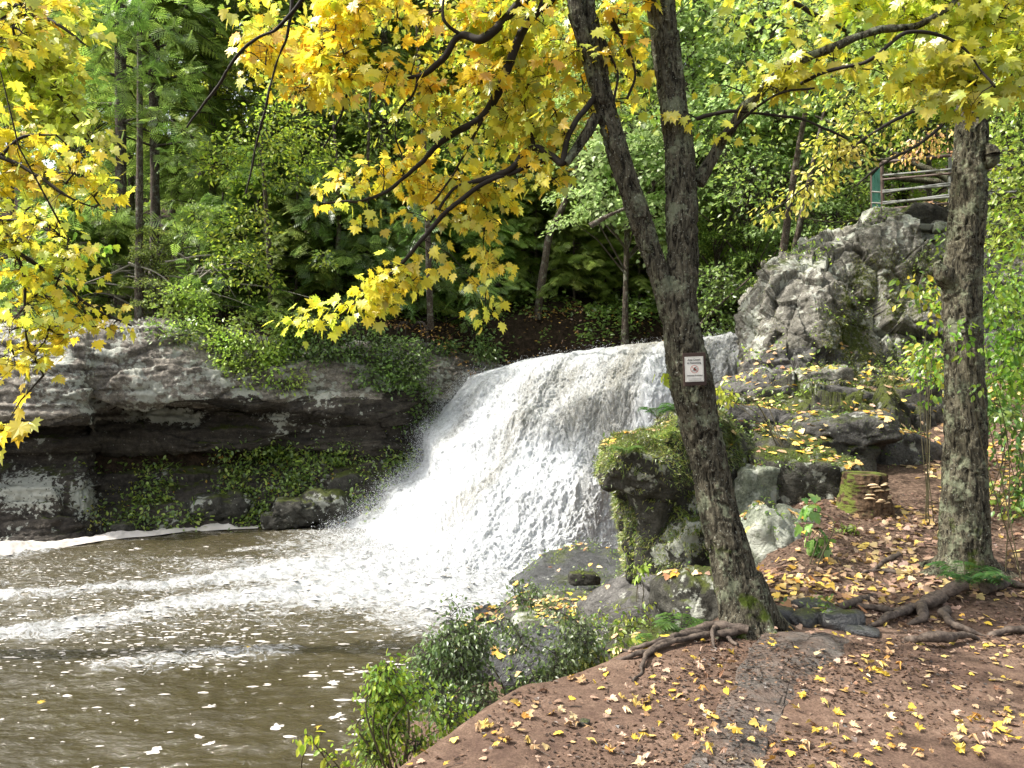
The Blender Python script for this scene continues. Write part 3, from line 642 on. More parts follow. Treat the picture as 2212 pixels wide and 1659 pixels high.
# crag on the right
CR = [  # columns (bottom to top rows reversed below)
 [(1655, 580, 19), (1608, 660, 17.5), (1598, 730, 16.8), (1606, 790, 16.4), (1596, 840, 16), (1588, 870, 15), (1570, 905, 12.6), (1560, 960, 12.2), (1560, 1050, 12), (1560, 1180, 12)],
 [(1690, 555, 18), (1638, 612, 16.2), (1612, 690, 15.4), (1616, 760, 15), (1608, 820, 14.4), (1594, 850, 12.8), (1576, 892, 11), (1575, 940, 10.6), (1575, 1040, 10.4), (1580, 1180, 10.2)],
 [(1718, 542, 18), (1698, 560, 15.8), (1675, 640, 14.7), (1665, 730, 14.2), (1660, 820, 13.6), (1650, 855, 12.3), (1640, 893, 10.8), (1640, 940, 10.3), (1640, 1040, 10), (1650, 1180, 9.8)],
 [(1785, 520, 18), (1775, 538, 15.4), (1765, 630, 14.5), (1760, 730, 14), (1755, 815, 13.5), (1745, 855, 12.1), (1740, 890, 10.6), (1740, 930, 10.2), (1740, 1040, 9.9), (1740, 1180, 9.6)],
 [(1860, 508, 18), (1855, 522, 15.2), (1850, 610, 14.7), (1850, 720, 14.3), (1850, 815, 13.6), (1840, 860, 12.0), (1830, 893, 10.4), (1835, 930, 10.0), (1835, 1000, 9.9), (1835, 1150, 9.6)],
 [(1960, 496, 18), (1960, 508, 15.2), (1955, 600, 15.0), (1955, 720, 14.5), (1955, 830, 13.6), (1945, 880, 12.0), (1930, 920, 10.8), (1930, 960, 10.5), (1930, 1010, 10.3), (1930, 1090, 10.1)],
 [(2060, 490, 18), (2060, 502, 15.0), (2055, 600, 14.6), (2055, 720, 14.0), (2055, 840, 13.2), (2045, 900, 12.2), (2030, 950, 11.4), (2030, 985, 11.2), (2030, 1020, 11.1), (2030, 1080, 11)],
 [(2250, 500, 17), (2250, 520, 14.5), (2250, 640, 13.8), (2250, 760, 13.2), (2250, 860, 12.6), (2250, 920, 12.2), (2250, 950, 12), (2250, 985, 11.9), (2250, 1020, 11.8), (2250, 1080, 11.7)]]
cr, crg, crn = wall_sheet(CR, 620, 560, 1.2, 80, .05, .045, [1.0, 1.0, .5])
uc = CU + cr[..., 0] / cr[..., 1] * FPX; vc = CV - (cr[..., 2] - CAMZ) / cr[..., 1] * FPX
mossv = -(sm(1.3, .6, np.hypot((uc - 1900 + .2 * (vc - 700)) / 125, (vc - 700) / 190)) * (.42 + .9 * fbm(cr * .9, 3, 91)) + .35 * sm(950, 880, vc) * sm(800, 900, vc))
mb = MB(); f = grid_faces(620, 560); mb.add(cr.reshape(-1, 3), f, None, mossv.ravel()); o = mb.build('rock_outcrop', M_CRAG); tag(o, kind='structure')
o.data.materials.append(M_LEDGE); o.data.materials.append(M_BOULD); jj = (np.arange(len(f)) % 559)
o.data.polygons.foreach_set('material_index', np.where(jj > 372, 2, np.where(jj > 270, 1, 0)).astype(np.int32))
# flat top of the outcrop
mb = MB(); xs = np.linspace(6.3, 13, 60); ys = np.linspace(15.3, 24, 60); X, Y = np.meshgrid(xs, ys, indexing='ij')
Z = np.interp(X, [4.6, 5.6, 7.2, 8.2, 13], [2.6, 3.9, 4.45, 4.65, 5.0]) + nz(X, Y, .8) * .15 - 3.2 * sm(6.5, 4.6, X) * sm(16, 22, Y) - .12; mb.add(np.stack([X, Y, Z], -1).reshape(-1, 3), grid_faces(60, 60))
tag(mb.build('crag_top', M_FOREST), kind='structure')

# ---------------- boulders and slabs (each a thing)
def ico(sub):
    import bmesh
    b = bmesh.new(); bmesh.ops.create_icosphere(b, subdivisions=sub, radius=1); v = np.array([x.co[:] for x in b.verts]); f = np.array([[w.index for w in q.verts] for q in b.faces]); b.free(); return v, f
ROCKS = []
ICO = {s: ico(s) for s in (2, 3, 4, 5, 6)}
def rotm(rz=0, tx=0, ty=0):
    return np.array(mathutils.Euler((R(tx), R(ty), R(rz))).to_matrix())
def boulder(name, c, dims, mat_, label, cat='boulder', rz=0, tx=0, ty=0, seed=0, sub=5, box=.75, rough=1.0, group=None, nplanes=9, taper=0, patch=None):
    g = np.random.default_rng(seed); d, f = ICO[sub]
    N = [(1, 0, 0), (-1, 0, 0), (0, 1, 0), (0, -1, 0), (0, 0, 1), (0, 0, -1)]; h = [1] * 6
    N = nrm(np.array(N, float) + g.normal(0, .16, (6, 3))); N = np.concatenate([N, nrm(g.normal(0, 1, (nplanes, 3)))]); h = np.array(h + list(g.uniform(1.05, 1.35, nplanes)))
    dd = d @ N.T; r = np.where(dd > .05, h / np.maximum(dd, .05), 9); pw = 22.0
    rr = (r ** -pw).sum(1) ** (-1 / pw)
    v = d * rr[:, None]; v = v * (box + (1 - box) / np.linalg.norm(v, axis=1, keepdims=True))
    if taper: v[:, :2] *= (1 + taper * v[:, 2:3])
    v = v * np.array(dims) / 2; nn = nrm(d / np.array(dims)); m = min(dims)
    f1, f2, cid, fa = voro(v * 2.4 / max(.35, m) + seed, seed)
    dsp = fbm(v * 1.6 / m + seed, 4, seed) * .09 * m + (cid - .5) * .06 * m + fa * .20 * m - (1 - sm(0, .07, f2 - f1)) * .02 * m + fbm(v * 14, 4, seed + 3) * .022 * min(1, m * 2) + fbm(v * np.array([2.5, 2.5, 9]), 3, seed + 5) * .03 * min(1, m * 2)
    v = v + nn * (dsp * rough)[:, None]
    v = v @ rotm(rz, tx, ty).T
    val = None
    if patch:
        wv = v + np.array(c); uu = CU + wv[:, 0] / wv[:, 1] * FPX; vv_ = CV - (wv[:, 2] - CAMZ) / wv[:, 1] * FPX; val = np.zeros(len(v))
        for (a, b, ra, rb) in patch: val = np.maximum(val, 1.2 - np.hypot((uu - a) / ra, (vv_ - b) / rb) * .7)
        val = np.clip(val, 0, 1)
    mb = MB(); mb.add(v, f, None, val); o = mb.build(name, mat_); o.location = tuple(c)
    e1, e2 = v[f[:, 1]] - v[f[:, 0]], v[f[:, 2]] - v[f[:, 0]]; ROCKS.append((v[f].mean(1) + np.array(c), np.cross(e1, e2)))
    return tag(o, label, cat, group)
def PB(u, v, Y, dz=0): p = P(u, v, Y); p[2] += dz; return p
B = boulder
B('mossy_boulder', PB(1458, 1090, 8.9), (1.25, 1.7, 1.95), M_BOULD, 'huge mossy overhanging boulder beside the foot of the falls with white lichen patch', seed=12, sub=6, rz=12, taper=-.02, patch=[(1470, 1165, 44, 36), (1425, 1200, 20, 28), (1500, 1130, 26, 18)])
B('boulder', PB(1392, 1010, 8.45), (.95, 1.2, .62), M_BOULD, 'overhanging brow of rock jutting left from the mossy boulder toward the falls', seed=14, rz=0, ty=12)
B('boulder', PB(1408, 1135, 8.95), (.66, 1.0, 1.35), M_BOULD, 'dark flank of rock below the mossy brow at the edge of the falls', seed=13)
B('boulder', PB(1640, 1080, 8.6), (.75, .8, .85), M_PALE, 'pale knobbly boulder right behind the leaning maple trunk', seed=15)
B('boulder', PB(1565, 1060, 9.6), (1.2, 1.2, 1.7), M_BOULD, 'dark mossy block wedged between the big boulder and the ledges', seed=16)
B('boulder', PB(1655, 1215, 7.2), (.5, .75, 1.0), M_PALE, 'greenish white upright slab leaning behind the maple trunk', seed=17, ty=-14, rz=10)
B('boulder', PB(1718, 1180, 7.7), (.62, .7, .75), M_PALE, 'greenish white cracked block right of the upright slab', seed=18, ty=14)
B('boulder', PB(1740, 1090, 8.6), (1.1, .9, 1.2), M_BOULD, 'black mossy rock face above the pale cracked block', seed=19)
B('boulder', PB(1705, 1000, 9.3), (1.3, .9, .75), M_BOULD, 'moss cushioned rock under the leaf strewn ledge', seed=20, rz=20)
B('boulder', PB(1825, 935, 9.6), (1.15, .9, .42), M_LEDGE, 'flat mossy capstone jutting from the ledge above the stump', seed=21, rz=-8)
B('boulder', PB(1800, 1010, 9.5), (.9, .8, 1.1), M_BOULD, 'shadowy rock pillar under the mossy capstone', seed=22)
B('boulder', PB(1915, 1000, 10.1), (1.3, 1.0, .8), M_LEDGE, 'grey layered rock at the head of the leafy path', seed=23, ty=16)
B('boulder', PB(1895, 1060, 9.7), (1.0, .9, .6), M_BOULD, 'low mossy rock behind the tree stump', seed=24)
B('boulder', PB(1660, 1290, 7.0), (.45, .5, .4), M_BOULD, 'small dark rock at the foot of the upright pale slab', seed=25)
B('boulder', PB(1650, 905, 11.0), (1.1, .9, .3), M_LEDGE, 'grey slab on the ledge left of the capstone', seed=26, ty=5)
B('boulder', PB(1700, 850, 12.2), (1.5, 1.0, .32), M_LEDGE, 'long thin ledge slab below the crag', seed=27, ty=-4, rz=10)
B('boulder', PB(1810, 862, 12.2), (1.1, 1.0, .4), M_LEDGE, 'tilted ledge slab below the crag in the middle', seed=28, ty=8)
B('boulder', PB(1765, 822, 12.8), (.95, .8, .45), M_CRAG, 'round topped block against the base of the crag', seed=29)
B('boulder', PB(1925, 895, 11.9), (1.1, 1.0, .5), M_LEDGE, 'stepped grey block right of the ledge slabs', seed=30, ty=12)
B('boulder', PB(1985, 900, 11.8), (.8, .7, 1.0), M_BOULD, 'mossy black block with a white lichen spot beside the right tree', seed=31)
B('boulder', PB(1625, 850, 12.4), (.8, 1.0, .35), M_LEDGE, 'small grey slab at the lip beside the falls', seed=32)
B('boulder', PB(1720, 905, 10.9), (1.0, .8, .22), M_LEDGE, 'thin plate of rock under fallen leaves on the ledge', seed=33, ty=-5)
0 and B('boulder', PB(1760, 760, 14.0), (1.1, .9, 1.5), M_CRAG, 'bulging grey pillar on the front of the crag', seed=34)
0 and B('boulder', PB(1670, 790, 14.0), (1.2, .9, 1.0), M_CRAG, 'blocky lichen covered buttress on the left of the crag', seed=35)
# low ledges at the water
B('rock_slab', PB(1262, 1252, 11.2), (1.7, 2.4, .30), M_WET, 'wide wet dark slab sloping into the foot of the falls', 'rock', seed=40, ty=-8, rz=20, box=1.0)
B('rock_slab', PB(1395, 1290, 8.4), (1.15, .9, .30), M_LEDGE, 'tilted grey slab scattered with leaves below the mossy boulder', 'rock', seed=41, ty=-20, tx=8, rz=10, box=.95)
B('rock_slab', PB(1520, 1310, 7.3), (.78, .9, .62), M_BOULD, 'dark block with white lichen spots beside the maple trunk', 'rock', seed=42, box=.95)
B('rock_slab', PB(1290, 1352, 8.5), (2.0, 1.7, .26), M_LEDGE, 'flat wet ledge strewn with orange leaves', 'rock', seed=43, rz=-8, box=1.0, rough=.45)
B('rock_slab', PB(1195, 1325, 9.4), (1.0, 1.2, .3), M_WET, 'low wet ledge awash at the edge of the pool', 'rock', seed=44, rz=14, ty=-6)
B('rock_slab', PB(1330, 1412, 7.3), (1.5, 1.0, .26), M_LEDGE, 'long grey ledge behind the exposed roots', 'rock', seed=45, rz=6, box=.9)
B('rock_slab', PB(1180, 1445, 7.2), (1.0, .8, .6), M_WET, 'rounded dark rock behind the streamside bush', 'rock', seed=46)
B('rock_slab', PB(1060, 1410, 8.6), (.9, .9, .6), M_WET, 'dark rock standing in the pool behind the bush', 'rock', seed=47)
B('rock_slab', PB(1075, 1345, 9.4), (.55, .5, .35), M_WET, 'black rock at the waterline left of the wet ledge', 'rock', seed=48)
B('rock_slab', PB(1260, 1248, 10.2), (.42, .3, .16), M_BOULD, 'small black stone on the sloping wet slab', 'rock', seed=49, sub=4)
B('rock_slab', PB(1400, 1420, 6.6), (.9, .6, .5), M_BOULD, 'mossy block below the ferns and roots', 'rock', seed=50)
B('rock_slab', PB(1478, 1262, 8.3), (.95, .8, .24), M_LEDGE, 'thin ledge under the mossy boulder beside the spotted block', 'rock', seed=51, ty=4)
# far bank
for i, (u, v, Y, d, lab) in enumerate([(640, 1105, 18.6, (1.1, .9, .7), 'mossy dark rock at the far waterline left of the falls'), (700, 1090, 18.9, (1.3, 1.0, .8), 'wet black rock touching the left edge of the falls'),
                         (600, 1125, 18.4, (.8, .6, .4), 'low rock at the foot of the mossy cliff slope'), (760, 1050, 19.6, (1.4, 1.0, .9), 'mossy boulder in the corner between cliff and falls'),
                         (480, 1100, 18.9, (1.6, .9, .8), 'dark bulge of rock low on the vegetated cliff slope')]):
    B('boulder', PB(u, v, Y), d, M_BOULD, lab, seed=60 + i)
for (u, v, Y, d, lab) in [(268, 1145, 17.75, (.45, .35, .35), 'small dark stone poking out of the foam bank')]:
    B('boulder', PB(u, v, Y), d, M_BOULD, lab, seed=70, sub=4)
# stones at the start of the path
for i, (u, v, Y, d, lab) in enumerate([(1815, 1362, 4.95, (.30, .22, .13), 'blue grey stone at the foot of the path, largest of the row'), (1745, 1352, 5.05, (.30, .2, .09), 'flat stone between the maple foot and the largest path stone'),
                         (1690, 1350, 5.1, (.2, .18, .1), 'small stone touching the maple foot'), (1760, 1330, 5.3, (.28, .2, .06), 'thin slate flake on the path'), (1860, 1372, 4.8, (.22, .16, .05), 'flat chip right of the largest path stone'), (1790, 1340, 5.15, (.22, .18, .08), 'angular stone behind the largest path stone'),
                         (1262, 1562, 3.5, (.05, .05, .03), 'lone dark pebble on the bare trail')]):
    Y2 = FPX * 1.6 / (v - CV) if v > 1400 else Y
    p = P(u, v, Y2); p[2] = float(G(np.array([p[0]]), np.array([p[1]]))[0]) + d[2] * .25
    B('stone', p, d, M_WET if i < 6 else M_BOULD, lab, 'stone', seed=90 + i, sub=4, rz=i * 40, rough=.7)
# flagstones let into the trail
SLABS = []
def slab_z(x, y):
    z = G(x, y)
    for pr, c, h, dip, g0 in SLABS:
        k = inpoly(np.stack([x, y], -1), pr); z = np.where(k, np.maximum(z, g0 + h - dip * np.maximum((x - c[0]) * .78 - (y - c[1]) * .63 + .03, 0) + .006), z)
    return z
def flagstone(poly, h, label, seed, dip=.07):
    pts = np.array([P(a, b, FPX * 1.6 / (b - CV))[:2] for a, b in poly]); pr = resample(np.concatenate([np.c_[pts, 0 * pts[:, 0]], [[*pts[0], 0]]]), 90, False)[:-1, :2]
    pr = pr + np.stack([nz(pr[:, 0], pr[:, 1], 9, 3, seed), nz(pr[:, 0], pr[:, 1], 9, 3, seed + 1)], -1) * .025
    c = pr.mean(0); mb = MB(); rings = []; m = len(pr); SLABS.append((pr, c, h, dip, float(G(pr[:, 0], pr[:, 1]).mean()) + .008))
    for (s, z) in [(1.0, -.05), (1.0, h * .6), (.985, h)] + [(q, h) for q in np.linspace(.95, .03, 26)]:
        p = c + (pr - c) * s; rings.append(np.stack([p[:, 0], p[:, 1], z + G(p[:, 0], p[:, 1]).mean() + .008 + nz(p[:, 0], p[:, 1], 5, 4, seed + 3) * .012 + nz(p[:, 0], p[:, 1], 30, 3, seed) * .003 - dip * np.maximum((p[:, 0] - c[0]) * .78 - (p[:, 1] - c[1]) * .63 + .03, 0)], -1))
    v = np.concatenate(rings); kr = len(rings); idx = np.arange(kr * m).reshape(kr, m)
    mb.add(v, np.stack([idx[:-1], np.roll(idx, -1, 1)[:-1], np.roll(idx, -1, 1)[1:], idx[1:]], -1).reshape(-1, 4)); mb.add(np.concatenate([rings[-1], [rings[-1].mean(0)]]), np.array([[i, (i + 1) % m, m] for i in range(m)]))
    o = mb.build('flagstone', M_SLAB); tag(o, label, 'flagstone', 'flagstones let into the trail')
flagstone([(1655, 1374), (1760, 1378), (1880, 1384), (1925, 1394), (1850, 1420), (1812, 1452), (1770, 1490), (1715, 1512), (1690, 1545), (1668, 1585), (1590, 1592), (1536, 1585), (1546, 1548), (1580, 1507), (1598, 1455), (1612, 1430), (1622, 1405)], .03, 'long worn grey flagstone strip running from the maple foot down the trail', 1, .26)
flagstone([(1530, 1598), (1600, 1594), (1660, 1600), (1650, 1640), (1640, 1720), (1440, 1720), (1490, 1645)], .025, 'grey flagstone nearest the viewer at the bottom of the trail', 4, .2)
# ================================================================== NEAR TREES
def LN(pts, Y=None):
    """photo-traced limb: (u, v[, Y[, half width]]) -> rows x, y, z"""
    return np.array([P(q[0], q[1], q[2]) for q in pts])
def px(wd, Y): return wd / FPX * Y * .5

class Foliage:
    """twigs grown from limbs to leaf cluster centres, with leaves along them"""
    def __init__(s, seed):
        s.nodes = []; s.g = np.random.default_rng(seed); s.tw = MB(); s.lf = MB()
    def limb(s, pts, n=60): s.nodes.append(resample(np.asarray(pts)[:, :3], n))
    def grow(s, centres, size, pal, tmpl, nl=7, spread=.16, trad=.0038, down=.7, facec=None, wpal=None, maxd=1.6, jit=.16):
        g = s.g; N = np.concatenate(s.nodes); c = np.asarray(centres)
        d = np.array([np.min(np.linalg.norm(N - q, axis=1)) for q in c]); c = c[np.argsort(d)]
        A, Bp, M = [], [], []
        for q in c:
            dd = np.linalg.norm(N - q, axis=1) ; k = np.argmin(dd); a = N[k]
            if dd[k] > maxd: a = q + (a - q) / dd[k] * maxd
            m = (a + q) / 2 + g.normal(0, .04, 3) * dd[k] + np.array([0, 0, .10 * min(dd[k], 1)])
            A.append(a); Bp.append(q); M.append(m)
            N = np.concatenate([N, [m], [q], [(m + q) / 2]])
        A, Bp, M = map(np.array, (A, Bp, M)); tubes_fast(s.tw, A, Bp, trad * 1.7, trad * .5, 3, M)
        # leaves
        n = len(c) * nl; ci = np.repeat(np.arange(len(c)), nl); t = g.random(n) ** .7
        base = M[ci] * (1 - t[:, None]) + Bp[ci] * t[:, None]
        far = np.linalg.norm(Bp - M, axis=1)[ci] > .5; base = np.where(far[:, None], Bp[ci], base)
        off = nrm(g.normal(0, 1, (n, 3)) * np.array([1, 1, .55])) * (spread * g.random(n) ** .6)[:, None]; pos = base + off
        ax = nrm(Bp - A)[ci]
        tip = nrm(off * 3.2 + ax * .5 + g.normal(0, .35, (n, 3)) + np.array([0, 0, -down]))
        up = nrm(g.normal(0, .62, (n, 3)) + np.array([-.25, -.25, .95]))
        sz = size * g.uniform(.55, 1.15, n)
        col = pick(pal, n, jit, wpal, g); hue = fbm(pos * 1.5, 2, 5)[:, None]; col = np.clip(col * (1 + .25 * hue * np.array([.3, 1, 0])), 0.003, 1)
        scatter(s.lf, tmpl, pos, tip, up, sz, col)
        e = pos - tip * (sz * .0)[:, None]; tubes_fast(s.tw, base, e, trad * .4, trad * .3, 3)
    def build(s, root, leaf_mat=None, name='foliage'):
        if s.tw.v: s.tw.build('twigs', M_TWIG, root, attrs=False)
        if s.lf.v: s.lf.build(name, leaf_mat or M_LEAF, root, smooth=False)

def inpoly(p, poly):
    x, y = p[:, 0], p[:, 1]; c = np.zeros(len(p), bool); poly = np.array(poly, float)
    for (x1, y1), (x2, y2) in zip(poly, np.roll(poly, -1, 0)):
        c ^= ((y1 > y) != (y2 > y)) & (x < (x2 - x1) * (y - y1) / (y2 - y1 + 1e-9) + x1)
    return c
def fill(g, poly, n, Y0, Y1, clump=.0, cs=90, thr=-.1, seed=0):
    poly = np.array(poly, float); lo, hi = poly.min(0), poly.max(0); out = []
    while sum(map(len, out)) < n:
        q = lo + g.random((n * 3, 2)) * (hi - lo); k = inpoly(q, poly)
        if clump: k &= vnoise(np.c_[q / cs, 0 * q[:, :1]], seed) + .5 * vnoise(np.c_[q / cs * 2.4, 0 * q[:, :1]], seed + 3) > thr - g.random(len(q)) * (1 - clump)
        out.append(q[k])
    q = np.concatenate(out)[:n]; Y = Y0 + (Y1 - Y0) * (.5 + .5 * vnoise(np.c_[q / 130, 0 * q[:, :1]], seed + 9)) * .6 + (Y1 - Y0) * .4 * g.random(n)
    return np.stack([(q[:, 0] - CU) / FPX * Y, Y, CAMZ + (CV - q[:, 1]) / FPX * Y], -1)

YEL = [(.84, .74, .06), (.80, .80, .09), (.86, .68, .05), (.60, .72, .09)]; ORA = [(.88, .50, .03), (.88, .62, .04), (.86, .70, .05)]
LIM = [(.50, .60, .04), (.66, .66, .05), (.38, .52, .04)]; GRN = [(.16, .34, .03), (.24, .42, .04), (.34, .50, .05)]

# ---- the forked maple
T = thing('maple_tree', (1.52, 4.85, 0), 'leaning forked maple with yellow leaves rising beside the trail, sign on its trunk', 'tree')
main = [(1622, 1392, 4.85, 138), (1612, 1350, 4.86, 118), (1600, 1300, 4.88, 104), (1577, 1200, 4.92, 93), (1551, 1100, 4.95, 82), (1531, 1000, 4.98, 80), (1509, 910, 5.0, 86), (1497, 850, 5.0, 92), (1484, 780, 5.0, 90), (1472, 710, 5.0, 82), (1468, 650, 5.0, 80), (1473, 590, 5.0, 70), (1473, 500, 5.02, 67), (1471, 400, 5.05, 66), (1468, 330, 5.05, 63), (1457, 250, 5.05, 62), (1438, 100, 5.1, 58), (1424, -20, 5.1, 58), (1405, -200, 5.2, 54), (1395, -420, 5.3, 48)]
mb = MB(); tube(mb, LN(main), [px(q[3], q[2]) * .93 - .004 for q in main], 96, 760, .015, 1)
# root flare
for a, L, r in ((-150, .30, .075), (-60, .22, .07), (10, .30, .08), (70, .22, .08), (200, .32, .075)):
    b = P(1622, 1385, 4.85); e = b + np.array([math.cos(R(a)), math.sin(R(a)), 0]) * L; e[2] = -.04
    tube(mb, [b + np.array([0, 0, .42]), b * .6 + e * .4 + np.array([0, 0, .14]), e], [.07, r, r * .45], 20, 26, .006, 3)
mb.build('trunk', M_BARK, T, attrs=False)
st = [(1474, 720, 5.06, 60), (1452, 670, 5.0, 66), (1434, 620, 4.98, 54), (1412, 560, 4.97, 50), (1388, 490, 4.96, 52), (1357, 400, 4.95, 50), (1328, 310, 4.95, 50), (1302, 210, 4.95, 48), (1286, 120, 4.95, 46), (1262, 0, 4.95, 46), (1240, -150, 4.95, 42), (1200, -420, 4.95, 36)]
mb = MB(); tube(mb, LN(st), [px(q[3], q[2]) * .86 - .003 for q in st], 72, 560, .013, 2); mb.build('stem', M_BARK, T, attrs=False)
st2 = [(1318, 270, 4.95, 30), (1296, 205, 4.9, 30), (1272, 130, 4.88, 27), (1252, 50, 4.86, 27), (1236, -20, 4.85, 26), (1190, -200, 4.8, 20)]
mb = MB(); tube(mb, LN(st2), [px(q[3], q[2]) for q in st2], 24, 160, .008, 5); mb.build('stem', M_BARK, T, attrs=False)
F = Foliage(11)
def limb(F, T, pts, sides=9, n=90, bark=.003, wig=0.006, m=None):
    p = resample(np.c_[LN(pts), [px(q[3], q[2]) for q in pts]], n); L = p[:, :3]
    p[:, :3] = L + np.stack([vnoise(L * 9, 3), vnoise(L * 9, 4), vnoise(L * 9, 6)], -1) * wig
    mb = MB(); tube(mb, p[:, :3], p[:, 3], sides, None, bark, 7); mb.build('branch', m or M_TWIG, T, attrs=False); F.nodes.append(p[::2, :3])
limb(F, T, [(1505, 395, 5.05, 34), (1530, 355, 5.05, 26), (1560, 305, 5.02, 24), (1600, 243, 5.0, 21), (1645, 195, 4.98, 20), (1692, 150, 4.95, 18), (1790, 108, 4.9, 17), (1880, 70, 4.9, 16), (1985, 52, 4.9, 14), (2030, 30, 4.9, 12), (2070, -10, 4.9, 10)], 16, 160, .004, m=M_BARK)
limb(F, T, [(1640, 200, 4.98, 10), (1700, 190, 4.95, 8), (1800, 150, 4.8, 8), (1870, 135, 4.7, 7), (1960, 70, 4.7, 7), (2060, 90, 4.7, 5), (2150, 190, 4.6, 4)])
limb(F, T, [(1700, 0, 5.2, 9), (1760, 30, 5.2, 9), (1830, 66, 5.2, 6)])
limb(F, T, [(1560, 300, 5.0, 8), (1600, 260, 4.9, 6), (1690, 200, 4.8, 5), (1760, 190, 4.8, 3)])
limb(F, T, [(1505, 255, 5.0, 8), (1570, 240, 4.9, 7), (1640, 245, 4.9, 6), (1720, 255, 4.9, 5), (1830, 300, 4.9, 3)])
limb(F, T, [(1262, -30, 4.9, 30), (1200, -10, 4.9, 26), (1150, 34, 4.9, 20), (1102, 134, 4.9, 19), (1078, 192, 4.95, 18), (1040, 254, 5.0, 14), (963, 298, 5.1, 12), (896, 365, 5.2, 9), (819, 422, 5.3, 6), (700, 440, 5.4, 4)], 12, 160)
limb(F, T, [(1250, -60, 4.9, 26), (1180, -40, 4.9, 22), (1131, 0, 4.8, 20), (1085, 50, 4.8, 18), (1040, 84, 4.8, 17), (997, 77, 4.85, 13), (953, 130, 4.9, 12), (905, 166, 5.0, 10), (829, 156, 5.1, 8), (723, 168, 5.2, 7), (640, 155, 5.3, 5), (560, 139, 5.3, 4)], 12, 160)
limb(F, T, [(1300, 190, 4.9, 12), (1268, 232, 4.88, 12), (1241, 269, 4.86, 12), (1222, 310, 4.85, 12), (1213, 352, 4.85, 15), (1190, 335, 4.9, 13), (1155, 318, 4.95, 12), (1130, 335, 5.0, 13), (1107, 362, 5.0, 12), (1045, 389, 5.1, 10), (985, 405, 5.2, 7), (963, 430, 5.2, 6), (930, 480, 5.3, 4)], 10, 150)
limb(F, T, [(1290, 250, 4.9, 20), (1270, 285, 4.9, 22), (1240, 330, 4.87, 20), (1220, 352, 4.85, 18)], 12, 60, m=M_BARK)
limb(F, T, [(1174, 346, 4.95, 8), (1120, 368, 5.0, 9), (1045, 398, 5.05, 10), (963, 461, 5.1, 9), (910, 518, 5.15, 8), (867, 571, 5.2, 7), (800, 629, 5.25, 6), (723, 686, 5.3, 4), (672, 706, 5.3, 3)], 9, 140)
limb(F, T, [(1155, 318, 4.95, 9), (1149, 285, 4.95, 7), (1152, 262, 4.95, 4)])
limb(F, T, [(1040, 260, 5.0, 6), (1000, 340, 5.1, 5), (965, 400, 5.2, 4), (930, 440, 5.2, 3)])
limb(F, T, [(905, 166, 5.0, 5), (890, 205, 5.0, 4), (862, 245, 5.0, 4), (855, 300, 5.05, 3), (868, 335, 5.1, 3)])
limb(F, T, [(997, 77, 4.85, 7), (960, 45, 4.8, 6), (960, -20, 4.8, 5)])
limb(F, T, [(1320, 40, 5.0, 12), (1335, 70, 5.0, 10), (1360, 120, 5.0, 8), (1372, 160, 5.0, 6), (1355, 215, 5.0, 5)])
limb(F, T, [(1290, 60, 5.0, 14), (1318, 120, 4.95, 6), (1335, 180, 4.9, 5), (1325, 215, 4.9, 5)])
limb(F, T, [(1230, 30, 4.9, 8), (1240, 70, 4.9, 5), (1252, 110, 4.9, 3)])
limb(F, T, [(660, -10, 4.5, 8), (600, 60, 4.6, 7), (531, 100, 4.7, 6), (470, 185, 4.8, 5), (405, 275, 4.9, 2)])
limb(F, T, [(632, -10, 4.6, 7), (620, 80, 4.6, 5), (593, 150, 4.7, 4), (575, 230, 4.7, 4), (560, 290, 4.8, 3), (531, 418, 4.9, 2)])
limb(F, T, [(760, 170, 5.1, 5), (735, 250, 5.1, 4), (700, 320, 5.2, 3)])
g = F.g
DK = 1.42
def cg(poly, dens, Y0, Y1, **k):
    """cluster centres in a traced foliage mass; dens = clusters per 10 000 square units"""
    pl = np.array(poly, float); A = .5 * abs(np.dot(pl[:, 0], np.roll(pl[:, 1], 1)) - np.dot(pl[:, 1], np.roll(pl[:, 0], 1)))
    return fill(g, poly, max(3, int(A / 1e4 * dens * DK)), Y0, Y1, **k)
F.grow(cg([(490, 125), (560, 60), (700, 0), (850, -20), (1100, 10), (1080, 160), (960, 240), (880, 200), (740, 190), (640, 215), (560, 150)], 7.5, 4.7, 5.6, clump=.8, thr=-.15, seed=1), 0.092, ORA + YEL, MAPLE, 7)
F.grow(cg([(700, -60), (1420, -60), (1400, 20), (1320, 200), (1220, 150), (1130, 60), (1000, 60), (850, 20), (720, 30)], 5.0, 4.6, 5.6, clump=.8, thr=-.1, seed=2), 0.092, YEL + ORA[:1] + LIM[:1], MAPLE, 7)
F.grow(cg([(950, 180), (1080, 60), (1260, 150), (1310, 260), (1230, 330), (1120, 300), (1040, 330), (950, 320), (880, 270)], 7.5, 4.8, 5.5, clump=.8, thr=-.2, seed=3), 0.088, YEL + LIM, MAPLE, 7)
F.grow(cg([(575, 470), (600, 420), (700, 370), (780, 360), (900, 320), (1040, 320), (1040, 380), (930, 420), (880, 470), (860, 400), (760, 410), (660, 440)], 7.5, 5.1, 5.7, clump=.8, thr=-.2, seed=4), 0.084, YEL + ORA[1:2], MAPLE, 7)
F.grow(cg([(890, 400), (1000, 350), (1100, 370), (1110, 440), (1108, 480), (1070, 520), (1090, 570), (1050, 600), (985, 560), (945, 540), (980, 480), (930, 440), (880, 450)], 9.0, 5.1, 5.6, clump=.8, thr=-.35, seed=5), 0.084, YEL, MAPLE, 7)
F.grow(cg([(740, 480), (840, 450), (900, 450), (930, 470), (880, 480), (800, 490)], 8, 5.2, 5.6), 0.080, YEL, MAPLE, 6)
